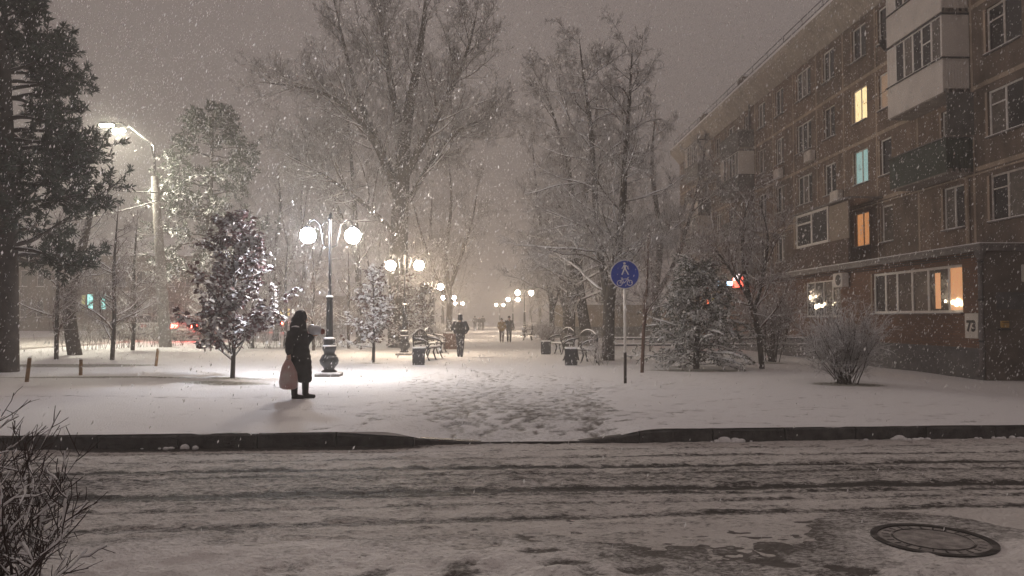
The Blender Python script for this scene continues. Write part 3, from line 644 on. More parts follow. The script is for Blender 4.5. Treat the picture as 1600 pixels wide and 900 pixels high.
# lit shop signs further along the extension
def glow(n, c, s): return mat(n, c, .4, .02, 4, emis=(*c, s))
sg = thing('shop_sign', 'glowing red and white-blue shop sign behind the juniper', 'sign', (0, 0, 0))
sx = 13.9
def sq(xa, xb, ya, yb2, m, nm):
    p = onX(xa, ya, sx); q = onX(xb, yb2, sx); MB().b2((sx - .06, p.y, q.z), (sx, q.y, p.z)).build(nm, m, sg)
sq(1146, 1161, 435, 448, glow('sign_red', (1, .10, .06), 5), 'red_panel'); sq(1148, 1158, 437, 445, glow('sign_white', (.9, .9, 1), 3.5), 'panel_core') if False else None
MB().b2((sx - .10, onX(1157, 440, sx).y, 3.62), (sx - .061, onX(1149, 440, sx).y, 3.95)).build('white_core', glow('sign_white', (1, .85, .85), 3.2), sg)
sq(1100, 1106, 439, 450, glow('sign_red2', (1, .10, .06), 4), 'red_panel')
for a, b in ((1107, 1112), (1113, 1119), (1120, 1123), (1137, 1141), (1142, 1145)): sq(a, b, 440, 447, glow('sign_blue', (.45, .70, 1), 4), 'blue_letter_panel')
MB().b2((sx + .002, onX(1163, 440, sx).y, 3.3), (sx + .3, onX(1097, 440, sx).y, 4.1)).build('sign_board', irondark, sg)
for px, py, c, nm, lb, s in ((1114, 466, (.95, .75, .05), 'yellow_lamp', 'round yellow sign lamp under the shop sign', .16), (1107, 471, (1, .15, .05), 'red_lamp', 'small red sign lamp under the shop sign', .14), (1077, 366, (.12, .10, 1), 'blue_lamp', 'small violet-blue lamp high on far end of the house', .13)):
    p = onX(px, py, 13.85 if py > 400 else XF - .3)
    l_ = thing('sign_lamp', lb, 'lamp', p); MB().lathe([(s * .3, 0), (s, .03), (s, .08), (s * .6, .12)], 14, T=Matrix.Rotation(R(-90), 4, 'Y')).build('lens', glow(nm, c, 4), l_)
    MB().tube([(.0, 0, 0), (.35, 0, 0)], .03, 6).build('bracket', irondark, l_)

# ================================================================== LAMPS
warm = mat('globe_glass_warm', (.9, .88, .82), .3, .01, 3, emis=(1.0, .85, .71, 62 * LAMP_WATT)); cool = mat('globe_glass_cool', (.9, .9, .9), .3, .01, 3, emis=(.86, .90, 1.0, 72 * LAMP_WATT))
def lamp(label, loc, rz, left=None, right=None):
    T = thing('lamp_post', label, 'street lamp', loc, rz, 'twin-globe lamp posts along the alley')
    MB().bev((0, 0, .05), (.62, .62, .10), .015).build('plinth', mat('concrete_slab', (.25, .24, .23), .8, .2, 9, snow=.7), T)
    b = MB().lathe([(.19, .10), (.20, .14), (.13, .19), (.15, .24), (.225, .33), (.245, .42), (.20, .52), (.135, .60), (.15, .66), (.175, .70), (.175, .76), (.16, .78), (.14, .88), (.15, .92), (.15, .96), (.12, .98)], 20).build('base', iron, T, True)
    sn = MB(); sn.lathe([(.165, .765), (.17, .79), (.145, .82), (.13, .80)], 20); sn.lathe([(.14, .962), (.145, .985), (.11, 1.01)], 20); sn.lathe([(.09, 2.02), (.095, 2.05), (.05, 2.08)], 16); sn.bev((.0, 0, .112), (.56, .56, .02), .008)
    sn.build('snow', snow_m, T, True)
    fl = MB()
    fl.lathe([(.085, .96), (.075, 1.3), (.07, 1.95), (.085, 1.97), (.09, 2.02)], 14)
    for i in range(8):
        a = i * math.pi / 4; fl.tube([(.078 * math.cos(a), .078 * math.sin(a), 1.0), (.066 * math.cos(a), .066 * math.sin(a), 1.93)], .014, 5)
    fl.build('shaft', iron, T)
    MB().lathe([(.042, 2.02), (.036, 3.0), (.034, 4.0), (.06, 4.02), (.06, 4.07), (.03, 4.10), (.05, 4.15), (.0, 4.24)], 12).build('pole', iron, T, True)
    for s, gm in ((-1, left or warm), (1, right or warm)):
        pts = [(0, 0, 3.30), (s * .16, 0, 3.36), (s * .20, 0, 3.62), (s * .26, 0, 3.90), (s * .40, 0, 4.03), (s * .53, 0, 3.98), (s * .57, 0, 3.87)]
        arm = MB().tube(pts, .02, 8); arm.tube([(0, 0, 3.95), (s * .12, 0, 4.0), (s * .22, 0, 3.86)], .012, 6)
        a = arm.build('arm', iron, T, True)
        MB().lathe([(.03, 3.90), (.09, 3.86), (.11, 3.81), (.10, 3.80)], 14, (s * .57, 0, 0)).build('globe_cap', iron, a, True)
        MB().ball((s * .57, 0, 3.61), .20, 16, 9).build('globe', gm, T, True)
    return T
def lp(px, Y, label, rz=0, left=None, right=None, sc=1):
    p = at(px, 500, Y); o = lamp(label, (p.x, p.y, gz(p.x, p.y) + .005), rz, left, right); return o
lp(515, 19.8, 'nearest ornate twin-globe lamp post behind the hooded person with bags', R(2), cool, warm)
warm2 = mat('globe_glass_amber', (.9, .85, .75), .3, .01, 3, emis=(1.0, .78, .56, 62 * LAMP_WATT))
L2 = lp(632, 31, 'second twin-globe lamp post on the left, behind the snowy bench', R(-3), warm2, warm2)
def ldup(px, Y, label, rz=0):
    p = at(px, 500, Y); return dup(L2, label, (p.x, p.y, gz(p.x, p.y)), rz)
ldup(675, 52, 'third twin-globe lamp post on left side of the alley', R(4)); ldup(701, 80, 'fourth twin-globe lamp post on left side of the alley', 0); ldup(717, 112, 'faint fifth lamp post on left side of the alley', 0)
ldup(819.5, 64, 'nearest twin-globe lamp post on right side of the alley', R(5)); ldup(801.5, 88, 'second twin-globe lamp post on right side of the alley', R(-4)); ldup(781, 125, 'faint farthest lamp post on right side of the alley', 0)
# tall street light on the left
p = gp(259, 543); SL = thing('street_light', 'tall concrete street light with two bright heads left of the park', 'street light', (p.x, p.y, gz(p.x, p.y)))
k = p.y / 1200.0
conc = mat('concrete_pole', (.27, .255, .24), .85, .25, 6, .4)
top = at(240, 240, p.y) - SL.location
MB().tube([(0, 0, -.1), (top.x * .5, 0, top.z * .5), (top.x * .9, 0, top.z * .88)], [.29, .22, .16], 14).build('pole', conc, SL, True)
h1 = at(168, 196, p.y) - SL.location; h2 = at(187, 204, p.y + 1.6) - SL.location
stl = mat('grey_steel', (.18, .18, .18), .5, .2, 6, metal=.4)
ledl = mat('street_light_lens', (.9, .9, .9), .3, .01, 3, emis=(1.0, .93, .74, 420 * LAMP_WATT))
for hh in (h1, h2):
    MB().tube([(top.x * .88, 0, top.z * .86), (top.x * .95, 0, top.z * .97), (top.x * 1.25, hh.y * .3, top.z * 1.05), (hh.x * .8, hh.y * .8, hh.z + .15), (hh.x + .25, hh.y, hh.z + .08)], [.07, .06, .05, .04, .04], 8).build('arm', stl, SL, True)
    hd = MB().bev((hh.x, hh.y, hh.z + .08), (.75, .32, .14), .05).build('lamp_head', stl, SL)
    MB().bev((hh.x - .05, hh.y, hh.z - .01), (.55, .24, .06), .02).build('lens', ledl, hd)
wires = mat('snowy_wire', (.05, .05, .05), .6, .2, 9, snow=.3)
for y0, pe, nm in ((300, at(120, 286, 30), 'upper'), (313, at(60, 352, 28), 'lower')):
    a = at(248, y0, p.y); pts = [a.lerp(pe, t) - Vector((0, 0, 1)) * .5 * t * (1 - t) for t in np.linspace(0, 1, 10)]
    e2 = pe + (pe - a) * 1.5; pts += [pe.lerp(e2, t) + Vector((0, 0, 1)) * (.2 * t) for t in np.linspace(.1, 1, 8)]
    tag(MB().tube(pts, .03, 6).build('overhead_wire', wires), f'{nm} snow-covered wire running left from the tall street light', 'wire')

# ================================================================== SIGN
p = gp(977, 600); SG = thing('road_sign', 'round blue pedestrian and cyclist sign on a two-tone post', 'sign', (p.x, p.y, gz(p.x, p.y)), R(-6))
zc = (at(976, 429, p.y) - p).z; rs = 23.2 / 1200 * p.y
MB().lathe([(.034, -.1), (.034, .72)], 12).build('post_base', mat('rusty_black_post', (.035, .025, .022), .7, .4, 12), SG, True)
MB().lathe([(.032, .72), (.032, zc + rs * .9)], 12).build('post', mat('white_post_paint', (.80, .78, .74), .5, .10, 9), SG, True)
T = Matrix.Translation((0, -.04, zc)) @ Matrix.Rotation(R(90), 4, 'X')
dk = MB().lathe([(rs, 0), (rs, .018), (rs * .99, .02)], 48, T=T).build('disc', mat('white_rim_film', (.62, .62, .64), .4, .05, 6), SG)
MB().lathe([(rs * .925, .0201), (rs * .925, .0235)], 48, T=T).build('blue_field', mat('blue_sign_film', (.014, .060, .46), .35, .12, 5), dk)
symm = mat('white_symbol_film', (.80, .82, .85), .4, .05, 6); yf = -.0655
def dsc(mb, cx, cz, r, r0=0): 
    n = 24
    if r0 == 0: mb.poly([(cx + r*math.cos(2*math.pi*i/n), cz + r*math.sin(2*math.pi*i/n)) for i in range(n)], Matrix.Translation((0, yf, zc)), .0015)
    else:
        for i in range(n):
            a, b = 2*math.pi*i/n, 2*math.pi*(i+1)/n
            mb.poly([(cx + r0*math.cos(a), cz + r0*math.sin(a)), (cx + r*math.cos(a), cz + r*math.sin(a)), (cx + r*math.cos(b), cz + r*math.sin(b)), (cx + r0*math.cos(b), cz + r0*math.sin(b))], Matrix.Translation((0, yf, zc)), .0015)
def bar(mb, a, b, w, w2=None):
    a = Vector((a[0], a[1])); b = Vector((b[0], b[1])); t = (b - a).normalized(); nrm = Vector((-t.y, t.x)); w2 = w2 or w
    mb.poly([tuple(a + nrm*w/2), tuple(b + nrm*w2/2), tuple(b - nrm*w2/2), tuple(a - nrm*w/2)], Matrix.Translation((0, yf, zc)), .0015)
q = rs / 23.2                         # one photo pixel on the disc
mb = MB(); dsc(mb, -.6*q, 17.3*q, 2.0*q); mb.poly([(-1.8*q, 14.6*q), (1.6*q, 14.8*q), (1.7*q, 8.5*q), (-1.7*q, 8.2*q)], Matrix.Translation((0, yf, zc)), .0015)
for a, b, w in (((-.8*q, 8.6*q), (-4.6*q, -.6*q), 2.0*q), ((.7*q, 8.6*q), (5.6*q, -.4*q), 2.0*q), ((1.4*q, 14.2*q), (5.2*q, 11.4*q), 1.4*q), ((5.0*q, 11.8*q), (4.2*q, 8.4*q), 1.2*q), ((-1.5*q, 14.2*q), (-3.2*q, 11*q), 1.3*q), ((-3.0*q, 11.4*q), (-4.8*q, 8.6*q), 1.2*q)): bar(mb, a, b, w)
mb.build('pedestrian_symbol', symm, dk)
mb = MB(); dsc(mb, -8*q, -13.5*q, 4.6*q, 3.5*q); dsc(mb, 7.6*q, -13.2*q, 4.6*q, 3.5*q)
for a, b in (((-8, -13.5), (-4.6, -7.4)), ((-4.6, -7.4), (4.4, -7.0)), ((-4.9, -5.8), (-1.0, -13.4)), ((-1, -13.4), (4.4, -7.2)), ((-8, -13.5), (-1, -13.4)), ((7.6, -13.2), (4.2, -5.2)), ((4.2, -5.2), (6.6, -4.4)), ((-6.4, -5.6), (-3.2, -5.6))): bar(mb, (a[0]*q, a[1]*q), (b[0]*q, b[1]*q), 1.0*q)
mb.build('bicycle_symbol', symm, dk)

# ================================================================== BENCHES AND BINS
def bench(label, loc, rz):               # front faces local -y, length along x
    T = thing('park_bench', label, 'bench', loc, rz, 'cast iron benches along the alley'); L = 1.7
    for i in range(5):
        MB().bev((0, -.20 + i * .105, .44 - .008 * i), (L, .09, .035), .008).build('seat_slat', slatm, T)
    MB().bev((0, .01, .475), (L - .02, .50, .045), .02).build('seat_snow', snow_m, T)
    for i in range(3): MB().bev((0, .27 + .02 * i, .60 + i * .11), (L - .04, .03, .09), .008).build('back_slat', slatm, T)
    n = 17; arch = [(-L / 2 + L * i / (n - 1), .33 , .84 + .24 * math.sin(math.pi * i / (n - 1)) ** .7) for i in range(n)]
    bk = MB().tube([(-L/2, .30, .5)] + arch + [(L/2, .30, .5)], .026, 8)
    for i in range(3, 14, 2): bk.tube([(arch[i][0], .32, .84), arch[i]], .012, 5)
    for s in (-1, 1):
        bk.tube([(s * .55 + .13 * math.cos(a), .33, .93 + .055 * math.sin(a)) for a in np.linspace(0, 6.3, 14)], .012, 5)
    bo = bk.build('back_arch', irondark, T, True)
    MB().tube([(a, b, c + .03) for a, b, c in arch[1:-1]], [.006] + [.022] * 13 + [.006], 7).build('arch_snow', snow_m, bo, True)
    for x in (-L / 2, L / 2, 0):
        lg = MB().tube([(x, .30, .52), (x, .24, .3), (x, .30, .02), (x, .34, .0)], [.028, .03, .026, .03], 8); lg.build('leg', irondark, T, True)
        lg = MB().tube([(x, -.22, .43), (x, -.17, .28), (x, -.24, .08), (x, -.28, .0)], [.028, .032, .026, .03], 8); lg.build('leg', irondark, T, True)
    for x in (-L / 2, L / 2):
        a = MB().tube([(x, .30, .78), (x, .12, .76), (x, -.06, .72), (x, -.20, .64), (x, -.27, .56), (x, -.22, .47), (x, -.16, .50)], .027, 8).build('armrest', irondark, T, True)
        MB().tube([(x, .28, .805), (x, .12, .79), (x, -.06, .75), (x, -.20, .67)], [.008, .02, .02, .008], 6).build('armrest_snow', snow_m, a, True)
    return T
def bin_(label, loc, rz):
    T = thing('litter_bin', label, 'litter bin', loc, rz, 'dark litter bins beside the benches')
    mb = MB().lathe([(.25, 0), (.27, .03), (.25, .06), (.27, .50), (.28, .53)], 4, T=Matrix.Rotation(R(45), 4, 'Z')); mb.build('body', irondark, T)
    for s in range(4):
        for i in (-1, 0, 1):
            a = s * math.pi / 2; MB().box((math.cos(a) * .187 - math.sin(a) * i * .11, math.sin(a) * .187 + math.cos(a) * i * .11, .28), (.02, .07, .42), a).build('slat', iron, T)
    MB().bev((0, 0, .555), (.40, .40, .05), .022).build('snow', snow_m, T)
    return T
p = gp(670, 562); bench('snow-covered bench on the left under the second lamp', (p.x, p.y, gz(p.x, p.y)), R(90 - 12))
p = gp(676, 553); bench('bench behind the first one on the left, half hidden', (p.x + .1, p.y + .6, gz(p.x, p.y)), R(90 - 8))
p = gp(653, 571); bin_('dark litter bin with snow at near end of left bench', (p.x, p.y + .2, gz(p.x, p.y)), R(6))
p = gp(905, 566); bench('nearest snowy bench on the right of the alley', (p.x, p.y, gz(p.x, p.y)), R(-90 + 14))
p = gp(893, 571); bin_('dark litter bin at near end of the nearest right bench', (p.x - .02, p.y - .1, gz(p.x, p.y)), R(-8))
p = gp(876, 553); bench('second snowy bench on the right, with arched back', (p.x, p.y, gz(p.x, p.y)), R(-90 + 14))
p = gp(853, 554); bin_('dark litter bin at alley side of the second right bench', (p.x, p.y, gz(p.x, p.y)), R(-8))
p = gp(824, 532); bench('small far bench on the right, beyond the slim tree', (p.x, p.y, gz(p.x, p.y)), R(-90 - 5))
p = gp(706, 546); T = thing('planter', 'brown wooden box planter behind the walking man', 'planter', (p.x, p.y, gz(p.x, p.y)))
pw = mat('planter_wood', (.11, .062, .045), .8, .3, 12, .2)
for i in range(6):
    for s, d in ((0, (-1, 0)), (1, (1, 0)), (2, (0, -1)), (3, (0, 1))):
        c = (d[0] * .34, d[1] * .34, .08 + i * .125); MB().bev(c, (.04 if d[0] else .70, .04 if d[1] else .64, .115), .008).build('board', pw, T)
MB().bev((0, 0, .80), (.62, .62, .08), .035).build('snow', snow_m, T)
mb = MB()
for s in (-1, 1):
    for t in (-1, 1): mb = MB().b2((s * .36 - .03, t * .36 - .03, 0), (s * .36 + .03, t * .36 + .03, .80)); mb.build('corner_post', pw, T)

# ================================================================== STAKES
for (px, py0, py1, lean, lb) in ((41, 598, 560, .05, 'leftmost short wooden stake in the snowy lawn'), (126, 587, 562, 0, 'middle short wooden stake in the snowy lawn'), (243, 573, 545, .05, 'rightmost short wooden stake, leaning, left of the purple-leaved tree')):
    p = gp(px, py0); h = (py0 - py1) / 1200 * p.y
    T = thing('wooden_stake', lb, 'stake', (p.x, p.y, gz(p.x, p.y)), 0, 'wooden stakes in the lawn')
    MB().tube([(0, 0, -.1), (lean * 1.2, 0, h * .97), (lean * 1.25, 0, h)], [.042, .04, .03], 7).build('shaft', wood, T)
    MB().ball((lean * 1.25, 0, h + .005), (.04, .04, .022), 8, 6).build('snow', snow_m, T, True)
p = gp(1000, 548)
# low snowy rail and pale fence beyond the right-hand benches
T = thing('rail_fence', 'low horizontal bar fence topped with snow beyond right benches', 'fence', (5.2, 34, 0))
for i in range(6): MB().tube([(i * 1.9, i * .05, 0), (i * 1.9, i * .05, .62)], .03, 6).build('post', irondark, T)
for z in (.30, .58): MB().tube([(0, 0, z), (9.5, .25, z)], .045, 6).build('rail', irondark, T); MB().b2((.0, -.045, z + .03), (9.5, .28, z + .085)).build('snow', snow_m, T)
T = thing('pale_wall', 'pale plastered low wall with grey base behind right trees', 'wall', (4.6, 58, -.1))
MB().b2((0, 0, .95), (13.0, .3, 2.6)).build('panel', mat('beige_plaster', (.36, .31, .24), .85, .12, 2), T); MB().b2((-.01, -.04, 0), (13.0, .3, .945)).build('base', mat('grey_wall_base', (.16, .16, .15), .85, .2, 3), T)
MB().b2((-.05, -.06, 2.603), (13.05, .36, 2.70)).build('snow', snow_m, T)

# ================================================================== TREES
def rel(pts, base): return [tuple(at(x, y, base.y + dy) - base) for x, y, dy in pts]
def based(px, py):
    p = gp(px, py); return Vector((p.x, p.y, gz(p.x, p.y)))
# right: forked linden and the double-trunked tree behind it
b = Vector(at(950, 558, 27)); b.z = gz(b.x, b.y)
bare_tree('bare_tree', 'tall forked bare tree behind the blue road sign', b, [
    (rel([(950, 570, 0), (952, 470, 0), (962, 420, 0), (972, 330, 0), (978, 230, .2), (984, 150, .4), (988, 75, .4)], b), [.24, .20, .15, .13, .10, .06, .015]),
    (rel([(951, 478, 0), (944, 430, .3), (935, 380, .5), (928, 280, .8), (922, 190, 1.0), (912, 120, 1.2), (905, 60, 1.3)], b), [.17, .14, .12, .11, .08, .05, .012])],
    11, (34, 10, 8, 4), (3.9, .5, .5, .55), .14, 1.12, (.015, .01, 0), .0068)
b = Vector(at(895, 537, 38)); b.z = gz(b.x, b.y)
bare_tree('bare_tree', 'leaning double-trunked bare tree behind the second right bench', b, [
    (rel([(889, 545, 0), (892, 470, 0), (897, 380, .3), (890, 280, .6), (868, 190, 1), (845, 125, 1.2)], b), [.28, .24, .18, .13, .07, .015]),
    (rel([(918, 538, .4), (908, 470, .4), (902, 400, .3), (915, 300, -.4), (930, 200, -.8), (935, 120, -1)], b), [.32, .26, .20, .14, .08, .015])],
    12, (26, 10, 8, 4), (5.2, .5, .5, .55), .18, 1.1, (.01, .01, 0), .009)
b = Vector(at(861, 531, 46)); b.z = gz(b.x, b.y)
bare_tree('bare_tree', 'slim bare tree left of the leaning double trunk', b, [
    (rel([(862, 534, 0), (862, 480, 0), (856, 440, 0), (848, 380, 0), (838, 300, 0), (830, 200, 0)], b), [.17, .15, .12, .09, .06, .015]),
    (rel([(862, 485, 0), (874, 450, .5), (880, 390, .8), (890, 300, 1), (893, 200, 1)], b), [.12, .10, .08, .05, .012])],
    13, (18, 9, 8, 4), (4.2, .5, .5, .55), .25, .95, (.05, .03, .02), .010)
# left: the big tree of the alley
b = Vector(at(622, 545, 39)); b.z = gz(b.x, b.y)
bare_tree('bare_tree', 'huge dense bare tree towering behind the left lamps', b, [
    (rel([(622, 548, 0), (622, 450, 0), (624, 350, 0), (628, 280, 0), (635, 190, 0), (655, 90, 0), (668, -20, 0), (672, -60, 0)], b), [.55, .48, .45, .40, .30, .18, .08, .02]),
    (rel([(622, 300, 0), (600, 240, .5), (575, 190, 1), (553, 130, 1.5), (535, 60, 2), (520, -10, 2)], b), [.26, .22, .18, .13, .08, .02]),
    (rel([(624, 320, 0), (590, 230, -1), (545, 170, -1.6), (490, 140, -2), (405, 128, -2)], b), [.22, .18, .13, .08, .02]),
    (rel([(630, 280, 0), (665, 215, -.5), (700, 150, -1), (730, 80, -1), (745, 20, -1)], b), [.24, .19, .14, .08, .02]),
    (rel([(628, 330, 0), (670, 260, .6), (715, 205, 1), (775, 180, 1.2)], b), [.20, .15, .10, .02]),
    (rel([(632, 230, 0), (612, 140, .8), (598, 50, 1), (590, -30, 1)], b), [.22, .17, .11, .02]),
    (rel([(622, 370, 0), (560, 310, 0), (500, 270, .5), (420, 225, 1)], b), [.20, .14, .09, .02])],
    14, (26, 9, 7, 4), (4.3, .5, .5, .55), .16, .8, (.10, .06, .03), .0100)
b = Vector(at(562, 540, 43)); b.z = gz(b.x, b.y)
bare_tree('bare_tree', 'slender bare tree just left of the huge alley tree', b, [
    (rel([(562, 545, 0), (560, 440, 0), (555, 340, 0), (548, 240, 0), (540, 150, 0)], b), [.22, .18, .14, .09, .02]),
    (rel([(560, 420, 0), (530, 330, .5), (495, 260, .5), (470, 200, .5)], b), [.14, .10, .07, .02])], 15, (20, 9, 8, 4), (4.4, .5, .5, .55), .2, .9, (.06, .04, .02), .0085)
b = Vector(at(700, 530, 57)); b.z = gz(b.x, b.y)
far = bare_tree('bare_tree', 'hazy bare tree on the left of the alley, second nearest of its row', b, [
    ([(0, 0, -.1), (.1, 0, 3), (-.2, 0, 6), (.2, .2, 10), (0, 0, 13.5)], [.26, .22, .17, .10, .02]), ([(0, 0, 3.4), (.9, .4, 6), (1.8, .6, 9), (2.2, .6, 12)], [.15, .12, .07, .02]), ([(0, 0, 2.8), (-1.1, -.3, 5), (-2.2, -.4, 8.5), (-2.8, -.2, 11)], [.15, .12, .07, .02])],
    16, (17, 8, 7, 4), (4.6, .5, .5, .55), .15, .95, (.05, .03, .02), .011, group='far trees lining the alley')
fr = random.Random(31)
FARL = [(-5.6, 74), (-5.9, 96), (-6.2, 122), (-9.5, 66), (-11, 90), (-15, 62), (-13, 47)]; FARR = [(5.4, 56), (5.8, 72), (6.2, 96), (6.6, 124), (9.5, 66), (10.5, 48), (8.5, 88)]
ordn = ['second', 'third', 'fourth', 'fifth', 'sixth', 'seventh', 'eighth']
for lst, sd in ((FARL, 'left'), (FARR, 'right')):
    for i, (x, y) in enumerate(sorted(lst, key=lambda q: q[1])):
        dup(far, f'hazy bare tree on the {sd} of the alley, {((["first"] + ordn[1:]) if sd == "left" else (["first"] + ordn))[i]} nearest of its row', (x, y, gz(x, y)), fr.uniform(0, 6.28), fr.uniform(.75, 1.1))
# small bare trees behind the left lawn
b = Vector((0, 0, 0)); p = gp(175, 563)
young = bare_tree('young_tree', 'thin straight young tree between the two left trunks', (p.x, p.y, gz(p.x, p.y)), [([(0, 0, -.1), (.05, 0, 1.5), (0, 0, 3), (.1, 0, 5)], [.075, .065, .05, .012])], 21, (26, 8, 6, 3), (1.9, .5, .5, .5), .14, 1.0, (.03, .02, 0), .006, (bark, twigred), group='young trees behind the lawn')
for (px, py, lb, rz, sc) in ((207, 548, 'young bare tree just left of the tall street light', 1, 1.15), (88, 562, 'thin dark young trunk left of the leaning trunk', 2.2, 1.0), (445, 545, 'snowy young tree behind the hooded person', .7, 1.05), (490, 548, 'snowy young tree left of the nearest lamp post', 3.2, .9), (395, 545, 'snowy young tree behind the purple-leaved tree', 4.2, 1.1), (330, 540, 'young bare tree right of the tall street light', 5.2, 1.0), (545, 545, 'snowy young tree right of the nearest lamp post', 2.6, .95)):
    p = gp(px, py); dup(young, lb, (p.x, p.y, gz(p.x, p.y)), rz, sc)
p = gp(112, 555); b = Vector((p.x, p.y, gz(p.x, p.y)))
bare_tree('bare_tree', 'leaning thick dark trunk at left, beyond the stakes', b, [(rel([(118, 558, 0), (110, 510, 0), (109, 470, 0), (120, 420, 0), (135, 360, .3), (150, 300, .5)], b), [.26, .24, .22, .19, .14, .03])], 22, (14, 8, 6, 3), (3.0, .5, .5, .5), .4, .9, (.04, .02, 0), .007, (barkdk, twig))
# right-hand small trees
p = gp(1003, 583); bare_tree('young_tree', 'thin reddish young tree right of the road sign', (p.x, p.y, gz(p.x, p.y)), [([(0, 0, -.1), (.06, 0, 1.2), (.14, 0, 2.0), (.2, 0, 3.6)], [.05, .045, .04, .01])], 23, (20, 7, 5, 3), (1.3, .5, .5, .5), .42, .7, (.10, .03, 0), .005, (mat('bark_red', (.10, .055, .04), .85, .3, 9, snow=.8), twigred))
p = gp(1190, 577); b = Vector((p.x, p.y, gz(p.x, p.y)))
bare_tree('bare_tree', 'small spreading reddish bare tree in front of the house', b, [(rel([(1191, 580, 0), (1185, 520, 0), (1172, 470, 0), (1160, 400, 0), (1165, 330, .2), (1180, 290, .3)], b), [.085, .08, .07, .05, .03, .01]), (rel([(1178, 490, 0), (1192, 430, .4), (1200, 370, .6), (1185, 310, .8)], b), [.06, .05, .03, .01]), (rel([(1172, 470, 0), (1140, 420, -.3), (1110, 380, -.5)], b), [.05, .035, .01])], 24, (16, 8, 6, 3), (2.2, .5, .5, .5), .2, .9, (.05, .02, 0), .006, (bark, twigred))
def shrub(name, label, p, seed, n, h, spread, r, sub=(7, 6, 3), mats=(None, None), fork=.3, tw=.004, upc=.06, clump=.12, snow_r=1.0, snow_p=.65):
    rg = np.random.default_rng(seed); T = thing(name, label, 'bush', p)
    st = np.zeros((n, 3)); st[:, :2] = rg.normal(0, clump, (n, 2)); st[:, 2] = -.03
    a = rg.uniform(0, 6.28, n); s = spread * np.sqrt(rg.random(n)); d = np.stack([np.cos(a) * s, np.sin(a) * s, np.ones(n)], 1)
    P1, R1 = grow(rg, st, d, h * rg.uniform(.55, 1.05, n), r, 7, .11, upc * .3); cr = [tubes(P1, R1, 5)]
    s1, d1, rr, t = spawn(rg, P1, R1, sub[0], .2, 1, .6); ln = h * .42 * rg.uniform(.5, 1.2, len(t)); P2, R2 = grow(rg, s1, d1, ln, rr * .6, 5, .14, upc, .5)
    s2, d2, rr, t = spawn(rg, P2, R2, sub[1], .15, 1, .65); ln2 = h * .20 * rg.uniform(.5, 1.2, len(t)); P3, R3 = grow(rg, s2, d2, ln2, np.maximum(rr * .6, tw), 4, .16, upc * .5, .75)
    tw_ = [tubes(P2, R2, 5), tubes(P3, R3, 4)]; k2 = rg.random(len(P2)) < snow_p; k3 = rg.random(len(P3)) < snow_p; lum = lambda q: np.maximum(q, tw) * snow_r * rg.uniform(.25, 1.25, q.shape); sn = [tubes(P2[k2], lum(R2[k2] * .8), 5, 1.0), tubes(P3[k3], lum(R3[k3] * .8), 5, 1.0)]
    if sub[2]:
        s3, d3, rr, t = spawn(rg, P3, R3, sub[2], .2, 1, .7); P4, R4 = grow(rg, s3, d3, h * .09, tw * .8, 3, .12, 0, .6); tw_.append(tubes(P4, R4, 3))
    V, F = join(cr); obj('stem', npmesh('stem', V, F, True), mats[0] or bark, T)
    V, F = join(tw_); obj('twigs', npmesh('twigs', V, F), mats[1] or twigred, T)
    V, F = join(sn); obj('snow', npmesh('snow', V, F), snow_m, T)['kind'] = 'stuff'
    return T
p = gp(1322, 601); shrub('round_bush', 'round dense leafless bush in front of the brick wall', p, 41, 34, 1.55, .75, .016, (7, 6, 3), (bark, twig), tw=.004)
p = gp(1205, 566); shrub('vase_bush', 'vase-shaped bare bush between small tree and house', p, 42, 20, 2.6, .5, .025, (8, 6, 3), (bark, twigred), tw=.005)
p = gp(940, 572); shrub('small_bush', 'thin low twiggy bush between right bench and sign', p, 43, 14, .95, .5, .006, (5, 4, 0), tw=.003)
p = gp(808, 541); shrub('pale_bush', 'pale grassy bush beside the far right bench', Vector((3.1, 43, 0)), 44, 40, 1.3, .45, .008, (5, 4, 0), (twigred, twigred), tw=.004)
# near bush in the lower left corner
dkred = mat('dark_red_twig', (.034, .019, .016), .7, .35, 12, snow=.95)
shrub('snowy_bush', 'near dark-stemmed bush with snowy twigs in lower left corner', Vector((-2.66, 4.35, -.25)), 45, 14, 1.0, .62, .012, (6, 4, 2), (dkred, dkred), tw=.0036, upc=.10, clump=.16, snow_r=1.75, snow_p=.38)
shrub('snowy_bush', 'second snowy bush at the left edge, behind the corner bush', Vector((-3.55, 5.2, -.25)), 46, 12, 1.0, .7, .012, (6, 4, 2), (dkred, dkred), tw=.0036, upc=.10, clump=.16, snow_r=1.75, snow_p=.38)

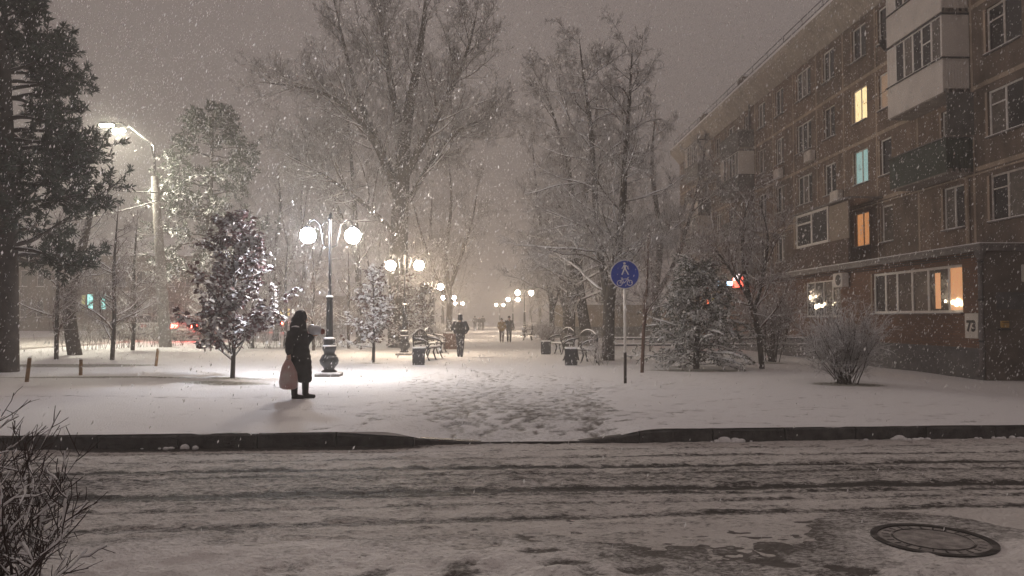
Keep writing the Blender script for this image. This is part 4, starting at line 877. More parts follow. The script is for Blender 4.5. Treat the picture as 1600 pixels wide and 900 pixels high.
# leaf-bearing young trees
def leaf_tree(label, p, seed, h, base, w, nleaf, lm, ls=.085, clumps=260, leanx=0):
    rg = np.random.default_rng(seed); T = thing('leafy_young_tree', label, 'tree', p, 0, 'young trees that kept their withered leaves')
    P, r = leader([(0, 0, -.1), (.02, 0, base), (.0, 0, h * .6), (leanx, 0, h)], [.062, .05, .032, .006])
    st, d, rr, t = spawn(rg, P, r, 46, base / h * 1.02, .97, 1.05); tt = (t - base / h) / (1 - base / h)
    ln = w * (1.12 - .86 * tt ** 1.2) * rg.uniform(.5, 1.12, len(t)); P1, R1 = grow(rg, st, d, ln, rr * .45, 6, .10, .10)
    st, d, rr, t = spawn(rg, P1, R1, 7, .2, 1, .7); l2 = np.repeat(ln, 7) * .42 * rg.uniform(.5, 1.1, len(t)); P2, R2 = grow(rg, st, d, l2, .004, 4, .15, .05)
    V, F = tubes(P, r, 8); obj('trunk', npmesh('trunk', V, F, True), bark, T)
    V, F = join([tubes(P1, R1, 5), tubes(P2, R2, 3)]); obj('branches', npmesh('branches', V, F), twig, T)
    i = rg.integers(0, len(P2), nleaf); k = rg.random(nleaf) ** .7 * 2.99; ki = k.astype(int); c = P2[i, ki] + (P2[i, ki + 1] - P2[i, ki]) * (k - ki)[:, None] + rg.normal(0, .02, (nleaf, 3))
    d = norm(rg.normal(0, 1, (nleaf, 3)) * np.array([1, 1, .5]) + np.array([0, 0, -.45])); s = norm(np.cross(d, rg.normal(0, .5, (nleaf, 3)) + np.array([0, 0, 1.])))
    u = np.cross(s, d); L = ls * rg.uniform(.7, 1.35, nleaf)[:, None]; fold = u * L * .16
    V = np.stack([c, c + d*L*.45 + s*L*.42 + fold, c + d*L*.95 + s*L*.18 + fold*.5, c + d*L, c + d*L*.95 - s*L*.18 + fold*.5, c + d*L*.45 - s*L*.42 + fold], 1).reshape(-1, 3)
    o = np.arange(nleaf)[:, None] * 6; F = np.concatenate([o + np.array([[0, 1, 2, 3]]), o + np.array([[0, 3, 4, 5]])])
    obj('leaves', npmesh('leaves', V, F), lm, T)
    # little caps of snow lying on the leaf clusters
    ii = rg.integers(0, nleaf, clumps); cc = c[ii]; mbv = MB(); mbv.ball((0, 0, 0), 1, 6, 4); bv = np.array(mbv.v); bf = mbv.f
    sc = rg.uniform(.022, .055, (clumps, 1, 1)) * np.array([1, 1, .55]); V = (bv[None] * sc * rg.uniform(.8, 1.25, (clumps, len(bv), 1)) + cc[:, None] + np.array([0, 0, .015])).reshape(-1, 3)
    me = bpy.data.meshes.new('snow'); n = len(bv); fs = [tuple(a + k * n for a in f) for k in range(clumps) for f in bf]; me.from_pydata(V.tolist(), [], fs); me.update()
    obj('snow', me, snow_m, T)['kind'] = 'stuff'; return T
p = gp(363, 592); leaf_tree('purple-leaved young tree powdered with snow beside the hooded person', p, 51, 3.85, .80, 1.62, 4700, leafm, .12, 800)
p = gp(583, 567); leaf_tree('small brown-leaved snowy tree right of the nearest lamp post', p, 52, 3.1, .75, 1.0, 2400, leafm2, .10, 420)
p = gp(632, 548); leaf_tree('brown-leaved snowy tree behind the left bench', (p.x - .3, p.y + 3, gz(p.x, p.y)), 53, 3.6, .6, 1.5, 3000, leafm2, .12, 500)
p = gp(655, 540); leaf_tree('farther brown-leaved snowy tree beside third left lamp', (p.x - .2, p.y + 4, gz(p.x, p.y)), 54, 3.4, .6, 1.5, 2200, leafm2, .14, 360)

# conifers
def pine(label, p, seed, h, limbs, tufts, crown0, w, nm, leadx=0, tr=.32, blade=(.17, .013), nb=46, droop=-.02, side=None, cone=False):
    rg = np.random.default_rng(seed); T = thing('pine_tree', label, 'tree', p)
    P, r = leader([(0, 0, -.1), (leadx * .2, 0, h * .35), (leadx * .6, 0, h * .7), (leadx, 0, h)], [tr, tr * .8, tr * .5, .03]); V, F = tubes(P, r, 12); obj('trunk', npmesh('trunk', V, F, True), barkdk, T)
    st, d, rr, t = spawn(rg, P, r, limbs, crown0, .99, 1.35, .15); tt = (t - crown0) / (1 - crown0)
    if side is not None: d = norm(d + np.array(side) * rg.uniform(0, 1, (len(d), 1)))
    ln = w * np.sin(np.pi * np.clip(.18 + .82 * tt, 0, 1) ** .8) ** .7 * rg.uniform(.55, 1.1, len(t)) + .3
    if cone: ln = w * np.clip(1.10 - 1.0 * tt, .1, 1) ** 1.25 * rg.uniform(.6, 1.08, len(t)) + .25
    P1, R1 = grow(rg, st, d, ln, np.minimum(rr * .4, .07), 7, .10, droop)
    st, d, rr, t = spawn(rg, P1, R1, tufts, .38, 1, .75); l2 = np.repeat(ln, tufts) * .26 * rg.uniform(.4, 1.1, len(t)) + .15; P2, R2 = grow(rg, st, d, l2, .014, 4, .14, .10)
    V, F = join([tubes(P1, R1, 6), tubes(P2, R2, 4)]); obj('branches', npmesh('branches', V, F), barkdk, T)
    N = len(P2); i = np.repeat(np.arange(N), nb); k = rg.random(len(i)) ** .6 * 2.99; ki = k.astype(int)
    c = P2[i, ki] + (P2[i, ki+1] - P2[i, ki]) * (k - ki)[:, None]; ax = norm(P2[i, 3] - P2[i, 2]); d = norm(ax * .8 + rg.normal(0, .75, c.shape))
    V, F = blades(rg, c, d, blade[0] * rg.uniform(.7, 1.2, len(i)), blade[1]); obj('needles', npmesh('needles', V, F), nm, T)
    return T
p = gp(12, 582); pine('huge dark pine at the left edge of the picture', (p.x, p.y, gz(p.x, p.y)), 61, 11.8, 110, 15, .24, 2.75, needle, -.5, .27, (.19, .020), 52, -.05, cone=True)
p = at(322, 540, 44); pine('frosted pine behind the purple-leaved tree, right of street light', (p.x, p.y, gz(p.x, p.y)), 62, 13.4, 84, 10, .22, 3.2, needlefar, .2, .26, (.28, .028), 42, -.02)
p = gp(1088, 577)
def juniper(label, p, seed, h, w):
    rg = np.random.default_rng(seed); T = thing('juniper_tree', label, 'tree', p)
    P, r = leader([(0, 0, -.05), (.05, 0, h * .5), (.1, 0, h * .95)], [.10, .07, .015]); V, F = tubes(P, r, 8); obj('trunk', npmesh('trunk', V, F, True), barkdk, T)
    st, d, rr, t = spawn(rg, P, r, 130, .05, .98, 1.15, .25); ln = w * (1.08 - .92 * t ** 1.3) * rg.uniform(.55, 1.08, len(t)); P1, R1 = grow(rg, st, d, ln, .018, 8, .10, -.085)
    st, d, rr, t = spawn(rg, P1, R1, 11, .2, 1, .65); l2 = .34 * rg.uniform(.5, 1.2, len(t)); P2, R2 = grow(rg, st, d, l2, .007, 4, .12, -.16)
    V, F = join([tubes(P1, R1, 5), tubes(P2, R2, 3)]); obj('branches', npmesh('branches', V, F), barkdk, T)
    nb = 22; i = np.repeat(np.arange(len(P2)), nb); k = rg.random(len(i)) * 2.99; ki = k.astype(int); c = P2[i, ki] + (P2[i, ki+1] - P2[i, ki]) * (k - ki)[:, None]
    d = norm(norm(P2[i, 3] - P2[i, 0]) + rg.normal(0, .45, c.shape)); V, F = blades(rg, c, d, .12 * rg.uniform(.6, 1.2, len(i)), .012); obj('needles', npmesh('needles', V, F), needle2, T)
    pk = rg.random(len(P1)) < .8; V, F = tubes(P1[pk][:, 2:], np.maximum(.036 * np.array([.4, .8, 1, 1, .8, .4])[None] * rg.uniform(.4, 1.2, (pk.sum(), 1)), .004), 6, .9); obj('snow', npmesh('snow', V, F, True), snow_m, T)['kind'] = 'stuff'
    return T
juniper('drooping snow-laden evergreen between the sign and the house', p, 63, 3.35, 2.0)
# hedges along the side street
def hedge(label, x0, x1, y0, y1, h, seed, m):
    rg = np.random.default_rng(seed); T = thing('hedge', label, 'hedge', ((x0+x1)/2, (y0+y1)/2, gz((x0+x1)/2, (y0+y1)/2)))
    L = math.hypot(x1-x0, y1-y0); n = int(L * (16 if L < 15 else 4)); t = rg.random(n) - .5; st = np.stack([t * (x1-x0), t * (y1-y0), np.zeros(n)], 1) + rg.normal(0, .16, (n, 3)) * np.array([1, 1, 0])
    P1, R1 = grow(rg, st, rg.normal(0, .25, (n, 3)) + np.array([0, 0, 1.]), h * rg.uniform(.75, 1.05, n), .010, 5, .12, .05)
    s, d, rr, tt = spawn(rg, P1, R1, 9, .25, 1, .6); P2, R2 = grow(rg, s, d, h * .32 * rg.uniform(.5, 1.1, len(tt)), .007, 4, .16, .05); s, d, rr, tt = spawn(rg, P2, R2, 4, .2, 1, .7); P3, R3 = grow(rg, s, d, h * .14, .006, 3, .1, 0)
    V, F = tubes(P1, R1, 4); obj('stems', npmesh('stems', V, F), bark, T); V, F = join([tubes(P2, R2, 3), tubes(P3, R3, 3)]); obj('twigs', npmesh('twigs', V, F), m, T)
    return T
a = gp(60, 553); b = gp(264, 542); hm = mat('hedge_twig', (.13, .085, .05), .85, .35, 7, snow=.25)
for i in range(3):
    t0, t1 = i / 3 + .01, (i + 1) / 3 - .01; hedge(['leftmost brown twiggy hedge section by the side street', 'middle brown hedge section left of the tall street light', 'brown hedge section behind and right of the tall street light'][i], a.x + (b.x-a.x)*t0, a.x + (b.x-a.x)*t1, a.y + 2 + (b.y-a.y)*t0, a.y + 2 + (b.y-a.y)*t1, 1.15, 70 + i, hm)
a = gp(385, 545); b = gp(540, 543); hedge('pale snowy hedge behind the hooded person and nearest lamp', a.x, b.x, a.y, b.y, 1.2, 75, twig)
a = gp(640, 538); hedge('snowy hedge along left edge of the alley, beyond the benches', -3.4, -3.9, 44, 70, 1.1, 76, twig); hedge('snowy hedge along right edge of the alley, beyond the benches', 3.4, 3.8, 46, 75, 1.1, 77, twig)

# ================================================================== PEOPLE
def fuse(name, prims, m, parent, vox=.014, it=4, tr=None):
    mb = MB()
    for q in prims:
        if q[0] == 'c': mb.cap(*q[1:])
        elif q[0] == 'e': mb.ball(q[1], q[2], 14, 10)
        else:                           # loft of ellipses: (cx, cy, z, rx, ry)
            v = []; f = []; n = 20
            for cx, cy, z, rx, ry in q[1]:
                for i in range(n): a = 2*math.pi*i/n; v.append((cx + rx*math.cos(a), cy + ry*math.sin(a), z))
            for k in range(len(q[1]) - 1): f += [(k*n+i, k*n+(i+1)%n, k*n+n+(i+1)%n, k*n+n+i) for i in range(n)]
            f.append(tuple(range(n-1, -1, -1))); f.append(tuple(range((len(q[1])-1)*n, len(q[1])*n))); mb.add(v, f)
    me = bpy.data.meshes.new('tmp'); me.from_pydata([tuple(p) for p in mb.v], [], mb.f); o = bpy.data.objects.new('tmp', me); C.objects.link(o)
    r = o.modifiers.new('r', 'REMESH'); r.mode = 'VOXEL'; r.voxel_size = vox
    if it: s = o.modifiers.new('s', 'SMOOTH'); s.factor = .5; s.iterations = it
    dg = bpy.context.evaluated_depsgraph_get(); nm = bpy.data.meshes.new_from_object(o.evaluated_get(dg)); nm.name = name
    bpy.data.objects.remove(o); bpy.data.meshes.remove(me)
    nm.materials.clear(); nm.polygons.foreach_set('use_smooth', [True] * len(nm.polygons)); nm.update()
    return obj(name, nm, m, parent)
skin = mat('skin', (.42, .26, .19), .6, .1, 9)
def cloth(name, c, snow=.75): return mat(name, c, .85, .35, 9, .4, snow=snow, bscale=40)
black_coat = cloth('black_padded_coat', (.018, .018, .021), .80); blackb = cloth('black_boot_leather', (.014, .013, .013), .95)
navy = cloth('dark_jacket', (.025, .026, .032), .62); jeans = cloth('dark_jeans', (.035, .038, .05), 1.2); tan_c = cloth('mustard_jacket', (.30, .20, .07), .8); greyc = cloth('charcoal_coat', (.045, .045, .05), .7)
def hand(c, dirv, s=1, side=1):          # palm and five curled fingers as capsule prims, pointing along dirv
    c = Vector(c); d = Vector(dirv).normalized(); u = d.orthogonal().normalized(); w = d.cross(u); pr = [('c', c, c + d * .075 * s, .030 * s, .034 * s)]
    for i, (o, l) in enumerate(((-.027, .062), (-.009, .072), (.009, .068), (.026, .052))):
        b = c + d * .085 * s + w * o * s; m_ = b + d * l * .55 * s + u * .012 * s; pr += [('c', b, m_, .0095 * s, .009 * s), ('c', m_, m_ + (d * .35 + u * .8).normalized() * l * .5 * s, .009 * s, .0075 * s)]
    b = c + d * .02 * s - w * .03 * s * side; m_ = b + (d * .5 - w * .7 * side + u * .4).normalized() * .05 * s; pr += [('c', b, m_, .0115 * s, .010 * s), ('c', m_, m_ + (d + u * .5).normalized() * .03 * s, .010 * s, .008 * s)]
    return pr
def head(c, s=1):                         # looks along +x
    x, y, z = c
    return [('e', (x - .01*s, y, z + .02*s), (.098*s, .078*s, .115*s)), ('e', (x + .025*s, y, z - .055*s), (.065*s, .056*s, .065*s)), ('c', (x + .082*s, y, z + .015*s), (x + .106*s, y, z - .022*s), .010*s, .015*s), ('c', (x - .02*s, y, z - .07*s), (x - .03*s, y, z - .17*s), .052*s, .058*s),
            ('e', (x - .01*s, y + .078*s, z), (.022*s, .012*s, .032*s)), ('e', (x - .01*s, y - .078*s, z), (.022*s, .012*s, .032*s)), ('e', (x + .078*s, y, z - .062*s), (.016*s, .026*s, .010*s))]
def face(T, c, s=1):
    x, y, z = c
    for q in (-1, 1): MB().ball((x + .078*s, y + q*.03*s, z + .018*s), (.010*s, .014*s, .009*s), 8, 6).build('eye', blackp, T, True)
def fold(o):                              # quilting seams and hanging folds of a padded coat
    for v_ in o.data.vertices:
        x, y, z = v_.co; a = math.atan2(y, x); k = .010 * abs(math.sin(z * math.pi / .105 + .6 * math.sin(3 * a))) - .006
        if z < .95: k += .011 * math.sin(7 * a + 2.5 * math.sin(4 * z)) * min(1, (.95 - z) * 3)
        v_.co += v_.normal * k
    o.data.update()
# --- hooded person in the foreground, walking to the right
p = gp(465, 624); WP = thing('person', 'person in long black hooded coat carrying bags, crossing the snow', 'person', (p.x, p.y, gz(p.x, p.y) + .012))
hc = (.065, 0, 1.475)
fuse('body', head(hc, .98) + [('c', (.0, 0, 1.26), (-.02, 0, .92), .10, .11)] + [('c', (-.03, -.08, .90), (-.02, -.07, .48), .085, .06), ('c', (-.02, -.07, .48), (-.045, -.06, .10), .058, .042), ('c', (.0, .08, .90), (.16, .07, .50), .085, .06), ('c', (.16, .07, .50), (.13, .06, .13), .058, .042)]
     + [('c', (0, -.17, 1.27), (-.10, -.23, 1.02), .055, .045), ('c', (-.10, -.23, 1.02), (-.10, -.25, .84), .042, .032)] + hand((-.10, -.25, .83), (0.05, 0, -1), 1) + [('c', (.02, .17, 1.27), (.10, .20, 1.04), .055, .045), ('c', (.10, .20, 1.04), (.24, .06, 1.16), .042, .03)] + hand((.25, .05, 1.17), (.8, -.5, .15), 1, -1), skin, WP, .011, 2); face(WP, hc, .98)
fuse('coat', [('l', [(.04, 0, .31, .205, .185), (.04, 0, .38, .215, .195), (.02, 0, .70, .215, .205), (-.01, 0, .95, .205, .21), (-.02, 0, 1.10, .20, .215), (-.01, 0, 1.25, .18, .215), (.0, 0, 1.33, .11, .15), (.03, 0, 1.40, .09, .095)])]
     + [('c', (-.02, -.18, 1.27), (-.11, -.235, 1.02), .085, .075), ('c', (-.11, -.235, 1.02), (-.105, -.25, .86), .073, .06), ('c', (.02, .18, 1.27), (.10, .21, 1.04), .085, .075), ('c', (.10, .21, 1.04), (.235, .06, 1.16), .078, .066)], black_coat, WP, .013, 3); fold(C.objects[-1])
fuse('hood', [('e', (.035, 0, 1.50), (.122, .112, .148)), ('c', (.05, 0, 1.40), (.03, 0, 1.33), .10, .13), ('e', (-.03, 0, 1.43), (.105, .12, .12)), ('c', (.0, 0, 1.38), (-.03, 0, 1.33), .12, .13), ('c', (.09, -.07, 1.58), (.105, -.085, 1.46), .026, .026), ('c', (.09, .07, 1.58), (.105, .085, 1.46), .026, .026), ('c', (.09, -.07, 1.58), (.09, .07, 1.58), .026, .026)], black_coat, WP, .011, 2)
for y_, x_, z_, nm in ((-.06, -.045, 0, 0), (.06, .125, .02, 1)):
    fuse('boot', [('c', (x_, y_, .30), (x_, y_, .08), .068, .056), ('c', (x_ + .0, y_, .05), (x_ + .15, y_, .04), .05, .04), ('c', (x_ - .03, y_, .02), (x_ + .15, y_, .02), .026, .024)], blackb, WP, .011, 2)
BG = thing('shopping_bag', 'pale and red plastic shopping bag hanging from hooded person\'s hand', 'bag', (p.x - .115, p.y - .26, p.z + .21))
bagm = mat('red_white_bag_film', (.46, .40, .39), .45, .1, 5, .3, col2=(.36, .17, .15), bscale=14)
v = []; f = []; n = 24; rgb = random.Random(5)
prof = [(.10, .07, 0), (.15, .09, .03), (.165, .10, .14), (.145, .09, .30), (.10, .06, .42), (.05, .032, .53)]
for k, (rx, ry, z) in enumerate(prof):
    for i in range(n): a = 2*math.pi*i/n; q = 1 + rgb.uniform(-.09, .09) * (k > 0); v.append((rx*q*math.cos(a) + .02 * (1 - z / .5), ry*q*math.sin(a), z))
for k in range(len(prof)-1): f += [(k*n+i, k*n+(i+1)%n, k*n+n+(i+1)%n, k*n+n+i) for i in range(n)]
f.append(tuple(range(n-1, -1, -1))); MB().add(v, f).build('bag', bagm, BG, True)
MB().tube([(-.04, 0, .50), (-.02, 0, .60), (.01, 0, .625), (.03, 0, .60), (.045, 0, .50)], .010, 6).build('handle', bagm, BG, True)
PK = thing('wrapped_bundle', 'silvery rounded bundle held at the hooded person\'s chest', 'bundle', (p.x + .31, p.y - .02, p.z + 1.16))
silver = mat('silver_wrap', (.50, .51, .54), .28, .25, 6, .5, metal=.35, bscale=12)
fuse('wrap', [('e', (0, 0, .11), (.135, .10, .085)), ('e', (-.05, 0, .13), (.09, .09, .09)), ('e', (.06, 0, .10), (.09, .08, .07))], silver, PK, .012, 3)
MB().ball((.135, 0, .09), (.05, .06, .055), 12, 8).build('red_end', mat('dull_red_paper', (.20, .06, .05), .6), PK, True); MB().ball((-.01, 0, .18), (.11, .08, .03), 14, 8).build('snow', snow_m, PK, True)
# --- other walkers
def walker(label, p, rz, h, top, trou, hat, stride=.12, coatlen=.78, bag=False, group='people walking along the alley', vox=.026, arm_out=.0):
    s = h / 1.72; T = thing('person', label, 'person', p, rz, group); V3 = lambda x, y, z: (x*s, y*s, z*s)
    hcc = V3(.02, 0, 1.58); c = lambda a, b, r, q: ('c', V3(*a), V3(*b), r*s, q*s)
    arms = []
    for q in (-1, 1): arms.append((q, (-.02, q*.19, 1.38), (-.05, q*(.27 + arm_out), 1.12), (.10, q*(.20 + arm_out * .4), .96)))
    bp = head(hcc, s) + [c((0, 0, 1.36), (0, 0, .98), .13, .13)]
    lg = []
    for q in (-1, 1): lg.append(((0, q*.09, .92), (q*stride*.7 + .03, q*.09, .50), (q*stride - .02, q*.08, .10)))
    for a, b, d in lg: bp += [c(a, b, .085, .058), c(b, d, .055, .04)]
    for q, a, b, d in arms: bp += [c(a, b, .05, .04), c(b, d, .038, .03)] + hand(V3(*d), (.7, -q*.5, -.5), s, q)
    fuse('body', bp, skin, T, vox * .8, 2); face(T, hcc, s)
    fuse('jacket', [('l', [(0, 0, coatlen*s, .15*s, .19*s), (0, 0, 1.0*s, .145*s, .19*s), (0, 0, 1.2*s, .15*s, .20*s), (0, 0, 1.38*s, .13*s, .20*s), (0, 0, 1.46*s, .08*s, .10*s), (0, 0, 1.50*s, .07*s, .08*s)])] + [c(a, b, .08, .068) for q, a, b, d in arms] + [c(b, d, .066, .056) for q, a, b, d in arms], top, T, vox, 3)
    for a, b, d in lg: fuse('trouser_leg', [c(a, b, .10, .078), c(b, d, .076, .066)], trou, T, vox, 2)
    for a, b, d in lg: fuse('boot', [c((d[0], d[1], .14), (d[0], d[1], .06), .055, .05), c((d[0]-.03, d[1], .04), (d[0] + .15, d[1], .035), .045, .035)], blackb, T, vox * .8, 1)
    x, y, z = hcc
    fuse('hood' if hat == 'hood' else 'hat', [('e', (x - .02*s, y, z + .045*s), (.112*s, .095*s, .105*s))] + ([('e', (x - .035*s, y, z - .06*s), (.10*s, .105*s, .12*s))] if hat == 'hood' else []), top if hat == 'hood' else blackb, T, vox * .8, 1)
    if bag: fuse('backpack', [('e', (-.20*s, 0, 1.18*s), (.09*s, .14*s, .20*s)), ('e', (-.20*s, 0, 1.05*s), (.10*s, .14*s, .12*s))], blackb, T, vox, 2)
    return T
p = gp(719, 558); walker('man in dark hooded jacket walking along the left of the alley', Vector((p.x, p.y, gz(p.x, p.y) + .01)), R(82), 1.66, navy, jeans, 'hood', .10, .74, True, arm_out=.05, vox=.021)
Yc = 47; p = at(784, 500, Yc); walker('shorter walker in mustard jacket, left of the distant pair', Vector((p.x, Yc, .012)), R(-88), 1.50, tan_c, cloth('brown_trousers', (.06, .045, .04), 1.2), 'hat', .06, .80)
p = at(795.5, 500, Yc); walker('taller walker in charcoal coat, right of the distant pair', Vector((p.x, Yc + .1, .012)), R(-92), 1.62, greyc, jeans, 'hat', .05, .72)
for px, Yc, h, lb in ((742, 95, 1.75, 'faint figure at the far end, left of a group of three'), (749, 98, 1.68, 'faint figure at the far end, middle of a group of three'), (754.5, 96, 1.78, 'faint figure at the far end, right of a group of three')):
    p = at(px, 500, Yc); walker(lb, Vector((p.x, Yc, .012)), R(90 if px != 749 else -80), h, greyc, jeans, 'hat', .08, .72, group='faint figures at the far end', vox=.035)

# ================================================================== CARS ON THE SIDE STREET
def car(label, loc, rz, paint, lights=True, snowy=True):
    T = thing('car', label, 'car', loc, rz, 'cars on the side street')     # length along local x, front +x
    st_ = [(-2.15, .70, .42, .78), (-2.05, .80, .30, .96), (-1.5, .86, .24, 1.00), (-.4, .88, .22, .99), (.6, .88, .22, .98), (1.3, .86, .24, .90), (1.9, .80, .28, .80), (2.12, .68, .40, .66)]
    v = []; f = []
    for x, w, z0, z1 in st_:
        for q, z in ((-w*.86, z0), (-w, z0 + .12), (-w, z1 - .14), (-w*.93, z1), (w*.93, z1), (w, z1 - .14), (w, z0 + .12), (w*.86, z0)): v.append((x, q, z))
    for k in range(len(st_) - 1): f += [(k*8+i, k*8+8+i, k*8+8+(i+1)%8, k*8+(i+1)%8) for i in range(8)]
    f += [tuple(range(8)), tuple(range(len(v)-1, len(v)-9, -1))]; body = MB().add(v, f).build('body', paint, T)
    def green(zs, m, nm, par, ex=0):
        v = []; f = []
        for x, w, z in zs:
            for q in (-1, 1): v.append((x, q * (w + ex), z))
        n = len(zs); f.append(tuple(2*i for i in range(n))); f.append(tuple(2*i+1 for i in range(n-1, -1, -1)))
        for i in range(n): j = (i+1) % n; f.append((2*i, 2*i+1, 2*j+1, 2*j))
        return MB().add(v, f).build(nm, m, par)
    green([(-1.75, .78, .985), (-1.15, .60, 1.40), (.15, .60, 1.42), (.95, .76, .965)], glass_m, 'windows', T)
    r_ = MB().add([(-1.20, -.60, 1.395), (-1.20, .60, 1.395), (.20, .60, 1.415), (.20, -.60, 1.415), (-1.10, -.55, 1.46), (-1.10, .55, 1.46), (.08, .55, 1.48), (.08, -.55, 1.48)], [(0,3,2,1), (4,5,6,7), (0,1,5,4), (1,2,6,5), (2,3,7,6), (3,0,4,7)]).build('roof', paint, T)
    for q in (-1, 1):
        for a, b in (((-1.78, .79, .98), (-1.18, .61, 1.40)), ((-.35, .80, .98), (-.38, .62, 1.41)), ((.98, .77, .96), (.18, .61, 1.41))): MB().tube([(a[0], q*a[1], a[2]), (b[0], q*b[1], b[2])], .035, 5).build('pillar', paint, T)
    for x in (-1.32, 1.30):
        for q in (-1, 1):
            M = Matrix.Translation((x, q * .78, .31)) @ Matrix.Rotation(R(90), 4, 'X'); w = MB().lathe([(.20, -.10), (.30, -.09), (.315, -.05), (.315, .05), (.30, .09), (.20, .10)], 20, T=M).build('wheel', irondark, T, True)
            MB().lathe([(.19, -.105), (.19, .105)], 16, T=M).build('rim', stl, w)
    tl = mat('tail_light_lit', (.5, .02, .02), .3, .05, 5, emis=(1, .03, .02, 320)) if lights else mat('tail_light', (.3, .02, .02), .3)
    for q in (-1, 1):
        MB().bev((-2.10, q * .56, .82), (.12, .36, .20), .03).build('tail_light', tl, T); MB().bev((2.06, q * .55, .62), (.10, .30, .13), .03).build('headlight', mat('headlight_glass', (.5, .5, .5), .2), T)
        MB().bev((.72, q * .95, .98), (.10, .16, .12), .03).build('mirror', paint, T)
    MB().bev((-2.12, 0, .45), (.16, 1.5, .18), .05).build('bumper', irondark, T); MB().bev((2.12, 0, .42), (.16, 1.4, .18), .05).build('bumper', irondark, T); MB().bev((-2.155, 0, .64), (.03, .52, .12), .008).build('number_plate', white_m, T)
    if snowy:
        MB().bev((-.5, 0, 1.505), (1.25, 1.12, .07), .03).build('roof_snow', snow_m, T); MB().bev((1.45, 0, .93), (.9, 1.4, .06), .028).build('bonnet_snow', snow_m, T); MB().bev((-1.88, 0, 1.0), (.28, 1.3, .05), .02).build('boot_snow', snow_m, T)
    return T
SZ = .19
silverp = mat('silver_paint', (.30, .30, .31), .3, .08, 3, metal=.5); redp = mat('dark_red_paint', (.16, .03, .03), .3, .1, 3, metal=.2); darkp = mat('dark_blue_paint', (.03, .035, .05), .3, .1, 3, metal=.3)
p = at(284, 514, 46); car('car with glowing red tail lights behind the purple-leaved tree', (p.x, 46 + 2.2, SZ), R(92), redp)
p = at(235, 515, 50); car('parked silver car with snowy roof left of the lit car', (p.x, 52, SZ), R(130), silverp, False)
p = at(165, 515, 46); car('parked dark car with snow on its roof behind the hedge', (p.x, 49, SZ), R(150), darkp, False)
p = at(450, 506, 74); car('distant car with red lights seen past the hooded person', (p.x, 76, SZ), R(92), darkp)

# ================================================================== BUILDINGS BEHIND THE SIDE STREET
BB = thing('street_building', 'dim two-storey building with cyan lit windows across the side street', 'building', (0, 0, 0))
fm = concrete('ochre_render', (.20, .155, .12)); Yb = 84; xa, xb = at(-40, 500, Yb).x, at(345, 500, Yb).x
holes = []; wl_ = []
for i in range(18):
    x0 = xa + 1.2 + i * 1.75
    if x0 + 1 > xb: break
    for j, z0 in enumerate((1.6, 4.9)): wl_.append((x0, x0 + .75, z0, z0 + 1.75))
def wallX(y0, y1, xa, xb, z0, z1, hs, m, par):
    mb = MB(); xs_ = sorted({xa, xb} | {h for q in hs for h in q[:2]}); zs_ = sorted({z0, z1} | {h for q in hs for h in q[2:]})
    for a, b in zip(xs_, xs_[1:]):
        for c, d in zip(zs_, zs_[1:]):
            if any(h[0] < (a+b)/2 < h[1] and h[2] < (c+d)/2 < h[3] for h in hs): continue
            mb.b2((a, y0, c), (b, y1, d))
    return mb.build('wall', m, par)
litc2 = mat('lit_cyan_pane', (.3, .7, .65), .4, .05, 4, emis=(.35, .85, .78, 2.2)); lity2 = mat('lit_olive_pane', (.5, .5, .2), .4, .05, 4, emis=(.62, .62, .25, .55)); litw2 = mat('lit_white_pane', (.8, .8, .8), .4, .05, 4, emis=(.95, .93, .85, 2.2)); litor = mat('lit_amber_pane', (.8, .6, .2), .4, .05, 4, emis=(1, .68, .25, 1.8))
def gwin(par, q, y, pm):
    f_ = MB(); a, b, c, d = q; t = .07
    f_.b2((a, y + .1, c), (a + t, y + .16, d)); f_.b2((b - t, y + .1, c), (b, y + .16, d)); f_.b2((a + t, y + .1, c), (b - t, y + .16, c + t)); f_.b2((a + t, y + .1, d - t), (b - t, y + .16, d))
    w_ = f_.build('window', dull_m, par); MB().b2((a + t, y + .12, c + t), (b - t, y + .13, d - t)).build('pane', pm, w_)
    MB().b2((a - .05, y - .08, c - .06), (b + .05, y + .09, c - .005)).build('sill', snow_m, w_)
c1 = at(140, 470, Yb); c2 = at(161, 468, Yb); c3 = at(130, 470, Yb)
for tgt, nm in ((c1, 0), (c2, 1), (c3, 2)):
    wl_ = [q for q in wl_ if not (q[2] < 3 and q[0] - .75 < tgt.x < q[1] + .75)]
sp = [(c1.x - .36, c1.x + .36, 2.3, 4.1), (c2.x - .3, c2.x + .3, 2.4, 4.1), (c3.x - .3, c3.x + .25, 2.3, 4.0)]
wallX(Yb, Yb + .3, xa, xb, 0, 8.2, wl_ + sp, fm, BB)
for q in wl_: gwin(BB, q, Yb, rb.choice([glass_m, glass_m, curt_m]))
for q, m_ in zip(sp, (litc2, litc2, lity2)): gwin(BB, q, Yb, m_)
MB().b2((xa, Yb + .31, 0), (xb, Yb + 9, 8.2)).build('core', dark_m, BB)
MB().add([(xa - .3, Yb - .4, 8.22), (xb + .3, Yb - .4, 8.22), (xb + .3, Yb + 10, 8.22), (xa - .3, Yb + 10, 8.22), (xa - .3, Yb + 4.5, 10.6), (xb + .3, Yb + 4.5, 10.6)], [(3,2,1,0), (0,1,5,4), (2,3,4,5), (1,2,5), (3,0,4)]).build('roof', snow_m, BB)
B2 = thing('shop_pavilion', 'low shop with amber and white lit windows beyond the nearest lamp', 'building', (0, 0, 0)); Y2 = 96; xa, xb = at(400, 500, Y2).x, at(575, 500, Y2).x
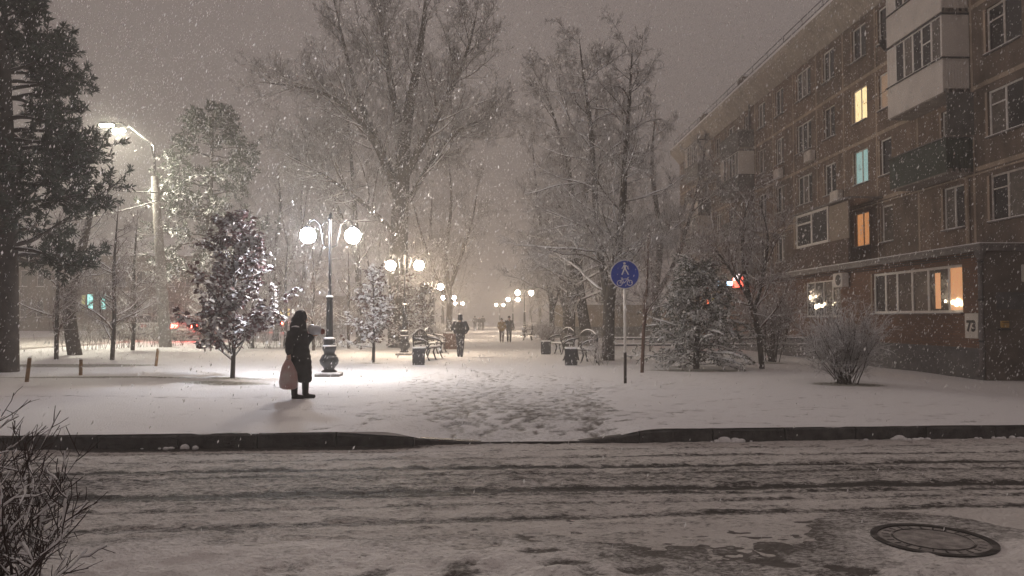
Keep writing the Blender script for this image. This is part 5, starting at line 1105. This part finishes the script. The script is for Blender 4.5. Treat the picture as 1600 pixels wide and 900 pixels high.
sp = [(at(436, 490, Y2).x, at(444, 490, Y2).x, 1.75, 2.7), (at(446, 490, Y2).x, at(453, 490, Y2).x, 1.75, 2.7), (at(455, 490, Y2).x, at(461, 490, Y2).x, 1.75, 2.7), (at(470, 490, Y2).x, at(482, 490, Y2).x, .8, 2.6), (at(525, 490, Y2).x, at(534, 490, Y2).x, .8, 2.6)]
wallX(Y2, Y2 + .3, xa, xb, 0, 4.2, sp, fm, B2)
for q, m_ in zip(sp, (litor, litor, litw2, curt_m, curt_m)): gwin(B2, q, Y2, m_)
MB().b2((xa, Y2 + .31, 0), (xb, Y2 + 8, 4.2)).build('core', dark_m, B2); MB().bev(((xa + xb) / 2, Y2 + 3.9, 4.36), (xb - xa + .8, 9, .3), .06).build('roof', snow_m, B2)

# ================================================================== FALLING SNOW
rg = np.random.default_rng(99)
def flakes(n, lo, hi, s0, s1):
    c = lo + rg.random((n, 3)) * (np.array(hi) - lo); c = c[np.linalg.norm(c - np.array([0, 0, 1.5]), axis=1) > 4.5]; c = c[c[:, 2] > G(c[:, 0], c[:, 1]) + .05]; c = c[~((c[:, 0] > 14.0))]
    n = len(c); ax = norm(np.array([.30, 0, 1.]) + rg.normal(0, .16, (n, 3))); s = norm(np.cross(ax, rg.normal(size=(n, 3)))); u = np.cross(ax, s)
    L = rg.uniform(s0, s1, (n, 1)) * rg.choice([.6, 1, 1, 1.5], (n, 1)); w = L * rg.uniform(.27, .48, (n, 1))
    V = np.stack([c + ax*L, c + s*w + u*w*.35, c - ax*L, c - s*w + u*w*.35], 1)      # a thin folded crystal plate
    o = np.arange(n)[:, None] * 4; F = np.concatenate([o + np.array([q]) for q in ((0, 1, 2), (0, 2, 3))]); return V.reshape(-1, 3), F
V, F = join([flakes(42000, np.array([-13, 3, -.2]), (14, 24, 11), .008, .015), flakes(120000, np.array([-18, 13, 0]), (14, 50, 15), .015, .030)])
flm = bpy.data.materials.new('snowflake'); flm.use_nodes = True; n, l = flm.node_tree.nodes, flm.node_tree.links; n.remove(n['Principled BSDF'])
df = n.new('ShaderNodeBsdfDiffuse'); tl_ = n.new('ShaderNodeBsdfTranslucent'); ms = n.new('ShaderNodeMixShader'); ms.inputs[0].default_value = .55
df.inputs[0].default_value = (.9, .9, .92, 1); tl_.inputs[0].default_value = (.9, .9, .92, 1); l.new(df.outputs[0], ms.inputs[1]); l.new(tl_.outputs[0], ms.inputs[2]); l.new(ms.outputs[0], n['Material Output'].inputs['Surface'])
fl = obj('falling_snow', npmesh('falling_snow', V, F), flm); fl['kind'] = 'stuff'; fl['label'] = 'wet snowflakes filling the air around the lamps'
# ================================================================== HAZE
hz = MB().b2((-430, -60, -2.5), (430, 640, 24)).build('haze', None); hz['kind'] = 'stuff'; hz['label'] = 'snowy night haze over the whole place'
hm_ = bpy.data.materials.new('haze'); hm_.use_nodes = True; n, l = hm_.node_tree.nodes, hm_.node_tree.links; n.remove(n['Principled BSDF'])
pv = n.new('ShaderNodeVolumePrincipled'); pv.inputs['Color'].default_value = (.92, .91, .90, 1); pv.inputs['Density'].default_value = .0052; pv.inputs['Anisotropy'].default_value = .35
l.new(pv.outputs[0], n['Material Output'].inputs['Volume']); hz.data.materials.append(hm_)
